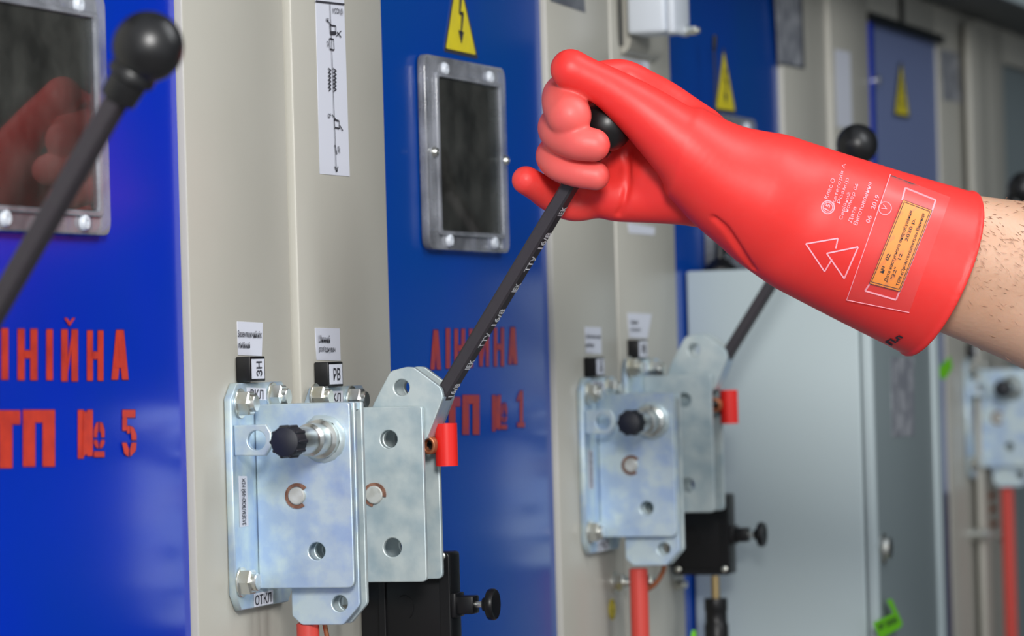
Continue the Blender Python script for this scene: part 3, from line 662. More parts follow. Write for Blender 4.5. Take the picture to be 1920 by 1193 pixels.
q2 = Vector((q.x, -ul - .006, zb_ + .006)); obj('screw', lathe(new(), q2, (-1, 0, 0), [(0, 0), (.0032, 0), (.0030, .0012), (.0015, .0018), (0, .0018)], 16), 'bolt_zinc', IB, smooth=40)
hc = S(868, 1134, XI + .012)
obj('stem_block', box(new(), (hc.x - .009, -ur, hc.z - .0075), (hc.x + .008, -ur - .018, hc.z + .0075), .0015), 'black_plastic', IB, smooth=35)
obj('stem_flange', box(new(), (hc.x - .012, -ur + .001, hc.z - .010), (hc.x + .011, -ur - .004, hc.z + .010), .001), 'black_plastic', IB, smooth=35)
hp = Vector((hc.x, -ur - .018, hc.z))
obj('wheel_shaft', cyl(new(), hp, (0, -1, 0), .0028, .010, 16), 'bolt_zinc', IB, smooth=40)
obj('hand_wheel', lathe(new(), hp + Vector((0, -.006, 0)), (0, -1, 0), [(0, 0), (.0055, 0), (.0060, .003), (.0105, .004), (.0125, .005), (.0130, .007), (.0130, .0095), (.0120, .011), (.0100, .0105), (.006, .009), (0, .009)], 40), 'black_plastic', IB, smooth=40)
arc = [Vector((XI - .0004, -ul - .022 - .008 * math.cos(a), zb_ + .040 + .010 * math.sin(a))) for a in [math.radians(-60 + 12 * i) for i in range(16)]]
obj('cast_mark', tube(new(), arc, .0004, 6), 'black_plastic', IB)

# red drive rods and copper lead below drive A
def rod(px, ytop, X, z_low, label, r=.0083):
    p_ = S(px, ytop, X); o_ = empty('drive_rod', (p_.x, p_.y, 0.12), label, 'rod', 'red insulated drive rods')
    obj('rod_shaft', cyl(new(), (p_.x, p_.y, 0.12), (0, 0, 1), r, p_.z - 0.12, 28, .001), 'red_rod', o_, smooth=40)
    return o_, p_
R1, p_ = rod(577, 1168, XA + .0245, 0, 'red rod under the foreground drive, just entering at the bottom edge', .0088)
bm = new(); tube(bm, [p_ + Vector((0, -.012, .01)), p_ + Vector((.004, -.014, -.01)), p_ + Vector((.006, -.013, -.05)), p_ + Vector((.006, -.012, -.3))], .002, 8)
obj('copper_lead', bm, 'copper', R1, smooth=50)

# ------------------------------------------------------------------ copies of drives further along the row
dA2 = (S(1118, 870, S(1118, 870, 3.646).x)); dl2 = Vector((3.646 - XA, 0, S(1110, 1006, 3.646).z - S(479, 1104, XA).z)); dl2.z = S(1200, 1007, 3.646).z - zA0
A2 = copytree(rootA, dl2); A2['label'] = 'blurred zinc drive with black capped spindle directly above the long red rod'
dl4 = Vector((5.507 - XA, 0, S(1870, 876, 5.507).z - zA0))
A4 = copytree(rootA, dl4); A4['label'] = 'furthest, strongly blurred zinc drive at the right edge under the bare forearm'
dB2 = lev[2][1].copy(); dB2.y = 0.0055; dB2.x = S(1300, 960, 3.81).x - XB
dB2.z = S(1300, 961, 3.81).z - zB0
B2 = copytree(rootB, dB2); B2['label'] = 'blurred zinc drive carrying the lever that rises behind the red glove'
L2 = copytree(LATCH, S(1368, 763, XB + .028 + .9) - S(838, 834, XB + .028)); L2['label'] = 'dark red latch tube in front of the grey control box'
I2 = copytree(IB, S(1384, 1003, XI + .95) - S(868, 1134, XI + .012)); I2['label'] = 'black interlock box with hand wheel in front of the grey control box'
B3 = copytree(rootB, lev[3][1] + Vector((0, 0.0, 0))); B3.location.y = rootB.location.y; B3['label'] = 'zinc drive hidden behind the grey control box, carrying the furthest lever'
B0 = copytree(rootB, Vector((lev[0][1].x, 0, lev[0][1].z))); B0['label'] = 'zinc drive beyond the left edge, carrying the big blurred foreground lever'

rod(1197, 1066, 3.646 + .030, 0, 'long red rod hanging below the second spindle drive', .0092)
rod(1888, 915, 5.507 + .030, 0, 'long dark red rod below the furthest drive at the right edge', .0092)
# copper wire loop beside the second rod
a = S(1245, 1062, 3.70)
o = obj('copper_wire', tube(new(), [S(x, y, 3.70) for x, y in ((1246, 1060), (1243, 1072), (1236, 1086), (1226, 1098), (1214, 1106), (1205, 1108))], .0025, 10), 'copper', smooth=50); tag(o, 'bent copper wire right of the long red rod', 'wire')
# wall bolts with lead
def wallbolt(px, py, Y, label, L=.030):
    q = W(px, py, Y); o_ = empty('stud_bolt', q, label, 'bolt')
    hexbolt(o_, q, r=.009, wr=.011, name='nut'); b2 = new(); cyl(b2, q, (0, -1, 0), .0045, L, 16, .0005); obj('stud', b2, 'bolt_zinc', o_, smooth=40)
    hexbolt(o_, q + Vector((0, -L + .012, 0)), r=.008, wr=.0095, name='nut'); return o_
wallbolt(1152, 1092, -0.006, 'zinc stud with two nuts beside the second red rod, above the earth sticker', .042)
wallbolt(1822, 1003, -0.006, 'blurred zinc stud left of the furthest red rod', .026)
wallbolt(1852, 1003, -0.006, 'blurred zinc stud close against the furthest red rod', .030)
for i, (x, y) in enumerate(((1862, 925), (1864, 950), (1866, 978))):
    o = obj('copper_terminal', tube(new(), [W(x - 12, y, -.008), W(x - 4, y, -.02), W(x, y + 4, -.03), W(x - 8, y + 8, -.02)], .004, 8), 'copper', smooth=50)
    tag(o, ['top', 'middle', 'bottom'][i] + ' one of the three copper terminals left of the furthest red rod', 'terminal', 'copper terminals by the furthest rod')
# black bracket with bolt and the coupling below the second interlock
o = empty('bolt_bracket', S(1262, 1100, 3.93), 'black bracket with a zinc bolt below the second interlock box', 'bracket')
a = S(1250, 1108, 3.93); b_ = S(1266, 1068, 3.93)
obj('strap', box(new(), (3.93, a.y, a.z), (3.936, b_.y, b_.z), .001), 'black_plastic', o, smooth=40)
hexbolt(o, Vector((3.93, S(1264, 1097, 3.93).y, S(1264, 1097, 3.93).z)), (0, -1, 0), r=.006, wr=.0075)
CP = empty('rod_coupling', S(1342, 1190, 3.90), 'black cylindrical coupling on a brass stem under the second interlock box', 'coupling')
a = S(1342, 1122, 3.90); t_ = S(1342, 1080, 3.90)
obj('brass_stem', cyl(new(), a, (0, 0, 1), .0045, (t_ - a).z, 20), 'brass', CP, smooth=40)
obj('coupling_body', lathe(new(), a, (0, 0, -1), [(0, 0), (.0118, 0), (.0122, .001), (.0122, .012), (.0115, .014), (.0115, .026), (.0128, .028), (.0128, .055), (.0115, .06), (.0115, .12), (0, .12)], 32), 'black_plastic', CP, smooth=35)

# ------------------------------------------------------------------ bracket, socket and antenna high on the second column
BK = empty('cover_bracket', W(1190, 100, -.007), 'rounded beige sheet bracket behind the white relay box at the top edge', 'bracket')
a = W(1163, 60, -.007); b_ = W(1225, 60, -.007); zt_ = W(1163, -50, -.007).z; zb_ = W(1190, 106, -.007).z
bm = new(); prof = [(-.0075, zt_), (-.018, zt_), (-.018, zb_ + .012), (-.0165, zb_ + .006), (-.012, zb_ + .001), (-.0075, zb_)]
r1 = [bm.verts.new((a.x, y, z)) for y, z in prof]; r2 = [bm.verts.new((b_.x, y, z)) for y, z in prof]
for i in range(len(prof)):
    j = (i + 1) % len(prof); bm.faces.new((r1[i], r1[j], r2[j], r2[i]))
bm.faces.new(r1); bm.faces.new(r2); obj('bracket_shell', bm, 'beige_paint', BK, smooth=40)
obj('shadow_gap', box(new(), (a.x - .006, -.010, zb_ + .008), (a.x - .001, -.0075, zt_)), 'dark_steel', BK, label='dark slot')
q = W(1219, 108, -.0075); obj('screw', lathe(new(), q, (0, -1, 0), [(0, 0), (.005, 0), (.005, .002), (.003, .004), (0, .004)], 18), 'bolt_zinc', BK, smooth=40)
RB = empty('relay_box', W(1215, 65, -.02), 'white plastic relay box at the top edge above the gloved hand', 'box')
a = S(1176, 66, 3.80)
X0 = 3.762; uL = uv(S(1176, 60, X0))[0]; uR = uv(S(1247, 60, X0))[0]; zL = uv(S(1176, 64, X0))[1]; X1 = X0 + .055
obj('box_shell', box(new(), (X0, -max(uL, .018), zL), (X1, -uR, zL + .09), .004, 3), 'white_plastic', RB, smooth=40)
obj('box_lid', box(new(), (X0 + .004, -uR, zL - .001), (X1 + .008, -uR - .009, zL + .09), .003, 3), 'white_plastic', RB, smooth=40)
q = Vector((X1 - .006, -uR - .009, zL + .004)); hexbolt(RB, q, r=.005, wr=.006, name='screw')
# antenna on the grey control box
GX = W(1297, 800, -.004).x
gl_ = uv(S(1625, 800, GX))[0]; gt = uv(S(1400, 505, GX))[1]; X2_ = 0
rr_ = W(1757, 900, -gl_).x
GB = empty('control_box', ((GX + rr_) / 2, -.01, ZC - .75), 'large light grey control box mounted on the third blue door, behind the second lever', 'control box')
obj('enclosure', box(new(), (GX, -.002, ZC - .75), (rr_, -gl_ + .006, gt), .003, 3), 'box_grey', GB, smooth=40)
# cover on the front side with raised edges
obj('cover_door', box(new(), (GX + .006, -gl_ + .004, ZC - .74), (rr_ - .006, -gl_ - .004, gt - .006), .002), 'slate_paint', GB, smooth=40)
dx = rr_ - GX
obj('left_edge_fold', box(new(), (GX, -gl_ + .004, ZC - .75), (GX + .014, -gl_ - .007, gt), .002), 'box_grey', GB, smooth=40)
obj('right_edge_fold', box(new(), (rr_ - .034, -gl_ + .004, ZC - .75), (rr_, -gl_ - .007, gt), .002), 'box_grey', GB, smooth=40)
lp = plate(rounded(wpx(-gl_ - .0045, [(1671, 670), (1714, 670), (1715, 818), (1673, 820)]), .003), [], .0012, YF(-gl_ - .0045), .0003)
dp = obj('grey_plaque', lp, 'plaque_grey', GB, label='dark grey printed plaque')
lk = W(1655, 1028, -gl_ - .004)
obj('lock', lathe(new(), lk, (0, -1, 0), [(0, 0), (.0165, 0), (.0165, .002), (.0125, .004), (.0115, .009), (.006, .010), (0, .0085)], 36), 'bolt_zinc', GB, smooth=40, label='round metal lock')
# green tags
def gtag(cs, X, label, lines=None, th=.0006):
    me = plate(rounded(spx(X, cs), .0015), [], th, XF(X), .0002); o_ = obj('green_tag', me, 'green_tag'); tag(o_, label, 'tag', 'green plastic tags'); return o_
YT = -gl_ - .012
def gtagY(cs, Y, label):
    me = plate(wpx(Y, cs), [], .0006, YF(Y), .0002); o_ = obj('green_tag', me, 'green_tag'); tag(o_, label, 'tag', 'green plastic tags'); return o_
o = gtagY([(1663, 1126), (1672, 1123), (1682, 1146), (1693, 1170), (1688, 1178), (1650, 1200), (1638, 1168), (1676, 1150)], YT, 'bright green tag hanging on the front of the grey control box')
obj('tag_print', textmesh('07 2020', bil([W(x, y, YT - .0012) for x, y in ((1650, 1182), (1684, 1166), (1680, 1156), (1646, 1172))]), .01), 'ink', o)
gtagY([(1774, 676), (1782, 668), (1786, 690), (1772, 712), (1757, 706), (1757, 694)], -.14, 'blurred green tag just right of the grey control box, under the forearm')
gtag([(1297, 1182), (1304, 1182), (1306, 1205), (1293, 1205)], 3.86, 'tip of a green tag at the bottom edge, left of the black coupling')
AN = empty('whip_antenna', S(1330, 505, GX + .06), 'thin black whip antenna on a round foot on top of the grey control box', 'antenna')
ab = Vector((GX + .07, 0, gt)); ab.y = min(S(1328, 503, GX + .07).y, -.022)
obj('antenna_foot', lathe(new(), ab, (0, 0, 1), [(0, 0), (.0185, 0), (.0185, .004), (.013, .009), (.006, .015), (.0045, .03), (.0035, .040), (0, .040)], 32), 'black_plastic', AN, smooth=40)
top = S(1340, 66, ab.x); neck = S(1339, 95, ab.x)
obj('whip', tube(new(), [ab + Vector((0, 0, .03)), neck], .0012, 8), 'black_plastic', AN, smooth=60)
obj('whip_tip', tube(new(), [neck, neck.lerp(top, .5), top], [.0022, .0030, .0026], 12), 'black_plastic', AN, smooth=60)

# ------------------------------------------------------------------ right hand end: overhang, far door details
zo = ZC + .472
OH = empty('busbar_duct', (4.5, -.06, zo), 'dark grey overhanging busbar duct along the cabinet tops at the upper right', 'duct')
obj('duct_shell', box(new(), (2.0, -.125, zo), (6.5, -.013, zo + .22), .004), 'dark_steel', OH, smooth=40)
obj('front_lip', box(new(), (2.0, -.131, zo - .004), (6.5, -.1255, zo + .03), .001), 'box_grey', OH, smooth=40)
# dark frame and hinge of the small door
k = 3; d0, d1 = DOOR[3]
FR = empty('door_edging', ((d0 + d1) / 2, -.01, TOPD), 'black rubber edging and blue return around the small dull blue door', 'edging')
obj('top_seal', box(new(), (d0 - .006, -.016, TOPD - .006), (d1, -.0125, TOPD + .006)), 'black_plastic', FR)
obj('side_return', box(new(), (d0 + .003, -.0125, .05), (d0 + .03, -.0046, TOPD - .007), .001), 'blue_paint', FR, smooth=40)
o = obj('door_latch', cyl(new(), W(1632, 151, -.0065), (0, -1, 0), .007, .013, 20, .001), 'bolt_zinc', smooth=40); tag(o, 'small zinc latch stub at the left edge of the dull blue door', 'latch')
o = obj('wall_seam', box(new(), (W(1690, 20, -.006).x - .008, -.008, TOPD + .01), (W(1690, 20, -.006).x + .008, -.004, zo)), 'black_plastic'); tag(o, 'short dark vertical slot between the dull blue door and the overhang', 'slot')
# stepped column at the far right
x0 = W(1822, 300, -.02).x
CO = empty('cable_column', (x0 + .05, -.02, 0), 'pale beige boxed column right of the small dull blue door, in the far right background', 'column')
obj('column_shell', box(new(), (x0, -.022, 0), (x0 + .12, -.0125, zo - .012), .003), 'beige_paint', CO, smooth=40)

# ------------------------------------------------------------------ the gloved arm
Z0 = 3.067                                    # forward distance of the grip
PXM = F / Z0
def L3(px, py, d):                            # local hand frame: metres right, up, away
    k_ = (Z0 + d) / F; return np.array([(px - 960) * k_, (596.5 - py) * k_, d])
def toW(a): return CAM + FW * (Z0 + a[2]) + RT * a[0] + UP * a[1]
VX = 0.0014
lo = np.array([-.012, -.042, -.105]); hi_ = np.array([.405, .225, .125])
nx, ny, nz_ = [int(v) for v in np.ceil((hi_ - lo) / VX)]
gx = (lo[0] + VX * np.arange(nx)).astype(np.float32)[:, None, None]; gy = (lo[1] + VX * np.arange(ny)).astype(np.float32)[None, :, None]; gz = (lo[2] + VX * np.arange(nz_)).astype(np.float32)[None, None, :]
BIG = .05
def seg(Fd, P, Q, ra, rb, k):
    """union a tapered capsule into the field in place; points already local, radii in metres"""
    pad = .022 + k; mn = np.minimum(P, Q) - max(ra, rb) - pad; mxx = np.maximum(P, Q) + max(ra, rb) + pad
    i0 = np.clip(((mn - lo) / VX).astype(int), 0, Fd.shape); i1 = np.clip(((mxx - lo) / VX).astype(int) + 2, 0, Fd.shape)
    if (i1 <= i0).any(): return
    d = Q - P; L2_ = float(d @ d) + 1e-12
    x, y, z = gx[i0[0]:i1[0]] - P[0], gy[:, i0[1]:i1[1]] - P[1], gz[:, :, i0[2]:i1[2]] - P[2]
    t = np.clip((x * d[0] + y * d[1] + z * d[2]) / L2_, 0, 1).astype(np.float32)
    v = np.sqrt((x - t * d[0]) ** 2 + (y - t * d[1]) ** 2 + (z - t * d[2]) ** 2) - (ra + (rb - ra) * t)
    sl = tuple(slice(a, b) for a, b in zip(i0, i1))
    Fd[sl] = smin(Fd[sl], v, k) if k > 0 else np.minimum(Fd[sl], v)
def smin(a, b, k):
    h = np.clip(0.5 + 0.5 * (b - a) / k, 0, 1); return b * (1 - h) + a * h - k * h * (1 - h)
def chain(pts, k=0, sub=6, Fd=None):
    """smooth tube through control points (pixel x, pixel y, depth, radius in pixels)"""
    if Fd is None: Fd = np.full((nx, ny, nz_), BIG, np.float32)
    Q = np.array([list(L3(*p[:3])) + [p[3] / PXM] for p in pts]); n_ = len(Q); out_ = []
    for i in range(n_ - 1):
        p0, p1, p2, p3 = Q[max(i - 1, 0)], Q[i], Q[i + 1], Q[min(i + 2, n_ - 1)]
        for j in range(sub):
            f = j / sub; out_.append(.5 * (2 * p1 + (p2 - p0) * f + (2 * p0 - 5 * p1 + 4 * p2 - p3) * f * f + (3 * p1 - p0 - 3 * p2 + p3) * f ** 3))
    out_.append(Q[-1])
    T = np.full((nx, ny, nz_), BIG, np.float32)
    for a, b_ in zip(out_, out_[1:]): seg(T, a[:3], b_[:3], a[3], b_[3], 0)
    return smin(Fd, T, k) if k > 0 else T
def surf_d(Fd, px, py):
    for d in np.arange(-.09, .11, .0007):
        q = ((L3(px, py, d) - lo) / VX).astype(int)
        if Fd[tuple(np.clip(q, 0, [nx - 1, ny - 1, nz_ - 1]))] < 0: return d
    return .03
# palm and back of the hand, set back behind the thumb ridge
palm = chain([(1190, 158, .034, 34), (1262, 225, .036, 46), (1345, 315, .036, 58)])
palm = chain([(1165, 215, .046, 34), (1260, 290, .044, 46), (1345, 330, .040, 58)], .014, Fd=palm)
palm = chain([(1150, 285, .050, 34), (1240, 325, .044, 46), (1345, 340, .040, 58)], .014, Fd=palm)
palm = chain([(1112, 362, .048, 36), (1150, 369, .046, 46), (1215, 369, .042, 50), (1290, 364, .036, 60), (1370, 372, .038, 66)], .014, Fd=palm)
palm = chain([(1215, 320, .032, 34), (1270, 350, .032, 44)], .012, Fd=palm)
# vertical crease of the palm
gr = [(1176, 290), (1177, 320), (1176, 350), (1170, 380), (1160, 400)]
G_ = chain([(x, y, surf_d(palm, x, y) - .0005, 5.5 - i * .5) for i, (x, y) in enumerate(gr)]); palm = -smin(-palm, G_, .004)
# thumb with its long ridge down to the wrist
thumb = chain([(1070, 130, -.028, 38), (1100, 144, -.027, 36), (1145, 168, -.023, 40), (1195, 203, -.017, 50), (1245, 243, -.013, 61), (1300, 290, -.008, 74), (1360, 338, .000, 84), (1420, 365, .006, 90)])
# creased bump of the index knuckle behind the thumb
kn = chain([(1130, 140, .018, 27), (1168, 140, .026, 29), (1205, 160, .026, 32), (1250, 196, .022, 42), (1300, 245, .018, 52)])
G_ = chain([(1182, 108, .012, 4), (1190, 128, .002, 5), (1192, 146, -.004, 4)]); kn = -smin(-kn, G_, .005)
thumb = smin(thumb, kn, .005)
# gauntlet: elliptical sections along the forearm
ax0 = L3(1345, 331, .006); ax1 = L3(1764, 511, .052); axd = ax1 - ax0; AXL = float(np.linalg.norm(axd)); axd = axd / AXL
pu = L3(1345 + 39.4, 331 - 91.9, .006) - ax0; pu = pu - axd * float(pu @ axd); pu /= np.linalg.norm(pu); pw = np.cross(axd, pu)
x, y, z = gx - ax0[0], gy - ax0[1], gz - ax0[2]
s_ = (x * axd[0] + y * axd[1] + z * axd[2]) / AXL; a_ = x * pu[0] + y * pu[1] + z * pu[2]; b2_ = x * pw[0] + y * pw[1] + z * pw[2]
st = [-.22, -.12, 0.0, .12, .20, .39, .70, 1.0]
top_ = [88, 86, 95, 113, 125, 131.5, 146, 163]; bot_ = [50, 60, 90, 116, 133, 150, 160, 168]; dep = [50, 58, 70, 84, 96, 120, 140, 158]
sc2 = 1.0 / PXM
def interp(t, vals):
    tt = np.linspace(st[0], st[-1] + .1, 400); vv_ = np.interp(tt, st, vals); kk = np.ones(25) / 25; vv_ = np.convolve(np.pad(vv_, 12, 'edge'), kk, 'valid')
    return np.interp(t, tt, vv_).astype(np.float32)
grow = 1 + np.clip(s_, 0, 1.1) * .015
T_ = interp(s_, top_) * sc2 * grow; B_ = interp(s_, bot_) * sc2 * grow; D_ = interp(s_, dep) * sc2
cen = (T_ - B_) / 2; hw_ = (T_ + B_) / 2
rr = np.sqrt(((a_ - cen) / hw_) ** 2 + (b2_ / D_) ** 2)
ell = (rr - 1) * np.minimum(hw_, D_)
# lengthways puckers and the pinched fold above the wrist
ang = np.arctan2(b2_, a_ - cen)
ell = ell + .0006 * np.sin(ang * 4 + s_ * 9) * np.clip(1 - np.abs(s_ - .12) / .25, 0, 1)
gaunt = np.maximum(ell, -(s_ + .14) * AXL)
wall_ = .0026
inner = np.maximum(ell + wall_, -(s_ - .34) * AXL)
gaunt2 = smin(smin(thumb, gaunt, .022), palm, .0045)
body = np.maximum(gaunt2, (s_ - 1.0) * AXL)
body = np.maximum(body, -inner)
rimd = np.sqrt((ell + .0012) ** 2 + ((s_ - .995) * AXL) ** 2) - .0027
body = np.minimum(body, rimd)
# pinched line where the cuff folds over above the heel of the hand
G_ = chain([(x, y, surf_d(body, x, y) - .0004, r_) for x, y, r_ in ((1340, 408, 3), (1360, 427, 5), (1378, 452, 5.5), (1394, 478, 5), (1414, 502, 3))])
body = -smin(-body, G_, .004)
# fingers stay separate from each other
idx = chain([(1168, 165, .036, 33), (1105, 158, .034, 34), (1061, 174, .016, 39), (1058, 194, -.010, 42), (1067, 217, -.027, 42)])
mid = chain([(1150, 215, .046, 33), (1070, 222, .040, 34), (1042, 235, .016, 33), (1050, 252, -.010, 35), (1080, 266, -.027, 34), (1113, 272, -.031, 31)])
rng = chain([(1140, 285, .052, 32), (1062, 283, .046, 33), (1036, 291, .020, 32), (1048, 310, -.002, 30), (1080, 323, -.012, 28), (1117, 330, -.015, 27)])
pnk = chain([(1130, 372, .050, 34), (1078, 384, .050, 32), (1035, 369, .042, 30), (1008, 351, .032, 28), (986, 338, .024, 27)])
glv = body
for f_, k_ in ((idx, .0018), (mid, .0015), (rng, .0015), (pnk, .003)): glv = smin(glv, f_, k_)
wear_f = np.minimum(np.minimum(idx, mid), np.minimum(rng, pnk + .004))

def surface_nets(D):
    sgn = D < 0
    c = [sgn[i:nx - 1 + i, j:ny - 1 + j, k:nz_ - 1 + k] for i in (0, 1) for j in (0, 1) for k in (0, 1)]
    cnt = sum(q.astype(np.int8) for q in c); act = (cnt > 0) & (cnt < 8)
    I = np.argwhere(act); idm = -np.ones(act.shape, np.int32); idm[act] = np.arange(len(I))
    pos = np.zeros((len(I), 3)); num = np.zeros(len(I))
    crn = [(i, j, k) for i in (0, 1) for j in (0, 1) for k in (0, 1)]
    val = {q: D[I[:, 0] + q[0], I[:, 1] + q[1], I[:, 2] + q[2]] for q in crn}
    for a in crn:
        for m_ in range(3):
            if a[m_] == 0:
                b_ = list(a); b_[m_] = 1; b_ = tuple(b_); va, vb = val[a], val[b_]; cr_ = (va < 0) != (vb < 0)
                t = np.where(cr_, va / np.where(cr_, va - vb, 1), 0)
                pt = np.tile(np.array(a, float), (len(I), 1)); pt[:, m_] += t
                pos[cr_] += pt[cr_]; num[cr_] += 1
    P = lo + (I + pos / num[:, None]) * VX
    Fc = []
    for m_ in range(3):
        o1, o2 = (m_ + 1) % 3, (m_ + 2) % 3
        sl0 = [slice(None)] * 3; sl1 = [slice(None)] * 3; sl0[m_] = slice(0, -1); sl1[m_] = slice(1, None)
        A_, B2 = sgn[tuple(sl0)], sgn[tuple(sl1)]; E_ = np.argwhere(A_ != B2); fl = A_[tuple(E_.T)]
        ok = (E_[:, o1] > 0) & (E_[:, o2] > 0) & (E_[:, o1] < D.shape[o1] - 1) & (E_[:, o2] < D.shape[o2] - 1)
        E_ = E_[ok]; fl = fl[ok]
        def gid(a1, a2):
            q = E_.copy(); q[:, o1] -= a1; q[:, o2] -= a2; return idm[q[:, 0], q[:, 1], q[:, 2]]
        q = np.stack([gid(1, 1), gid(0, 1), gid(0, 0), gid(1, 0)], 1); q[~fl] = q[~fl][:, ::-1]; Fc.append(q)
    return P, np.concatenate(Fc)
P, Fc = surface_nets(glv)
# relax the net a little
def relax(P, Fc, n_, lam):
    a = np.concatenate([Fc[:, [0, 1]], Fc[:, [1, 2]], Fc[:, [2, 3]], Fc[:, [3, 0]]]); a = np.concatenate([a, a[:, ::-1]])
    deg = np.bincount(a[:, 0], minlength=len(P))[:, None]
    for _ in range(n_):
        s = np.stack([np.bincount(a[:, 0], P[a[:, 1], m_], minlength=len(P)) for m_ in range(3)], 1) / np.maximum(deg, 1); P = P + lam * (s - P)
    return P
P = relax(P, Fc, 4, .5)
# wear attribute from the finger distance field
ii = np.clip(np.round((P - lo) / VX).astype(int), 0, [nx - 1, ny - 1, nz_ - 1]); wv = wear_f[ii[:, 0], ii[:, 1], ii[:, 2]]
wear = np.clip(1 - (wv - .002) / .004, 0, 1)
wear *= np.clip((1155 - (960 + P[:, 0] / (Z0 + P[:, 2]) * F)) / 30, 0, 1) * np.where(P[:, 2] < .01, 1, .35)
M4 = np.array([[RT[i], UP[i], FW[i]] for i in range(3)])
PWd = P @ M4.T + np.array(CAM + FW * Z0)
# rings and right-handedness: local (right, up, away) is left-handed, so flip faces
gme = bpy.data.meshes.new('rubber_glove'); gme.from_pydata(PWd.tolist(), [], Fc[:, ::-1].tolist()); gme.update()
at_ = gme.attributes.new('wear', 'FLOAT', 'POINT'); at_.data.foreach_set('value', wear.astype(np.float32))
del palm, thumb, kn, G_, ell, rr, gaunt, gaunt2, inner, body, rimd, idx, mid, rng, pnk, glv, wear_f, ang, T_, B_, D_, cen, hw_, s_, a_, b2_
bvh = BVHTree.FromPolygons([tuple(p) for p in PWd], [tuple(f) for f in Fc])
def onglove(px, py, off=.0004):
    d = ray(px, py).normalized(); h, n_, i_, ds = bvh.ray_cast(CAM, d)
    if h is None: h = V(px, py, Z0 + .02); n_ = -d
    if n_.dot(d) > 0: n_ = -n_
    return h + n_ * off

PER = empty('person', (3.2, -.9, 1.0), 'person reaching in from the right, bare forearm and red rubber glove gripping the lever', 'person')
# forearm: tapering body with wrist and hand root inside the glove, continuing to the elbow outside the frame
secs = [(1290, 330, .004, 46, 34), (1345, 345, .008, 58, 48), (1420, 372, .014, 66, 56), (1560, 425, .028, 92, 82), (1700, 466, .042, 116, 104), (1790, 490, .050, 128, 116), (1850, 506, .056, 136, 124), (1920, 526, .064, 146, 134), (2020, 560, .075, 158, 146), (2150, 606, .09, 168, 156), (2300, 660, .105, 170, 160), (2450, 715, .12, 150, 140), (2520, 742, .127, 118, 110)]
import bisect
def lerp_secs(t):
    i = min(int(t), len(secs) - 2); f = t - i; g = lambda j, c_: secs[min(max(j, 0), len(secs) - 1)][c_]
    o_ = []
    for c_ in range(5):
        p0, p1, p2, p3 = g(i - 1, c_), g(i, c_), g(i + 1, c_), g(i + 2, c_)
        o_.append(.5 * (2 * p1 + (p2 - p0) * f + (2 * p0 - 5 * p1 + 4 * p2 - p3) * f * f + (3 * p1 - p0 - 3 * p2 + p3) * f ** 3))
    return o_
bm = new(); rings = []; NS, NR = 72, 48
arm_pts = []
for i in range(NS + 1):
    t = i / NS * (len(secs) - 1); px, py, d, ra, rb = lerp_secs(t); px2, py2, *_ = lerp_secs(min(t + .05, len(secs) - 1.001))
    c_ = Vector(toW(L3(px, py, d))); dx_, dy_ = (px2 - px), (py2 - py); l_ = math.hypot(dx_, dy_) or 1
    dx_, dy_ = (dx_ / l_, dy_ / l_) if l_ > 1e-3 and i < NS else (.94, .34)
    up_ = (RT * dy_ + UP * dx_).normalized(); ring = []
    for j in range(NR):
        a = 2 * math.pi * j / NR
        bulge = 1 + .035 * math.cos(a * 2 - .6) + .02 * math.cos(a * 3 + t * .5) + .008 * math.sin(a * 5 + t)
        # soft tendon groove on the camera side
        bulge -= .030 * math.exp(-((a - 4.35) / .22) ** 2) * max(0, 1 - abs(t - 6.5) / 4)
        v_ = c_ + (up_ * math.cos(a) * ra + FW * math.sin(a) * rb) * bulge / PXM * (1 + d / Z0)
        ring.append(bm.verts.new(v_))
    rings.append(ring)
for A_, B_ in zip(rings, rings[1:]):
    for j in range(NR): bm.faces.new((A_[j], A_[(j + 1) % NR], B_[(j + 1) % NR], B_[j]))
for R_, s in ((rings[0], -1), (rings[-1], 1)):
    c_ = sum((v.co for v in R_), Vector()) / NR; cv_ = bm.verts.new(c_ + (toW(L3(2520, 742, .127)) - toW(L3(2450, 715, .12))).normalized() * .03 * s)
    for j in range(NR): bm.faces.new((R_[j], R_[(j + 1) % NR], cv_))
arm = obj('forearm', bm, 'skin', PER, smooth=180, label='bare forearm')
armbvh = BVHTree.FromPolygons([tuple(v.co + ORG['person']) for v in arm.data.vertices], [tuple(p_.vertices) for p_ in arm.data.polygons])
glove = obj('rubber_glove', gme, 'glove_rubber', PER, smooth=180, label='red insulating rubber glove with flared cuff')
# fine forearm hair
bm = new(); rnd = random.Random(3)
adir = (V(1920, 526, 3.1) - V(1790, 490, 3.09)).normalized()
for i in range(420):
    px = rnd.uniform(1800, 1990); t = (px - 1800) / 120; py = 360 + t * 15 + abs(rnd.gauss(0, .36)) * 300
    d = ray(px, py).normalized(); h, n_, i_, ds = armbvh.ray_cast(CAM, d)
    if h is None: continue
    g_ = (adir * rnd.uniform(.2, 1) - UP * rnd.uniform(-.3, .8)).normalized(); l_ = rnd.uniform(.003, .007)
    p0 = h; p1 = h + g_ * l_ * .5 + n_ * .0012; p2 = h + g_ * l_ + n_ * .0010
    s = g_.cross(n_).normalized() * .000022
    v_ = [bm.verts.new(q) for q in (p0 - s, p1 - s, p2, p1 + s, p0 + s)]; bm.faces.new(v_)
o = obj('arm_hair', bm, 'hair', arm, label='fine brown forearm hair'); o['kind'] = 'stuff'

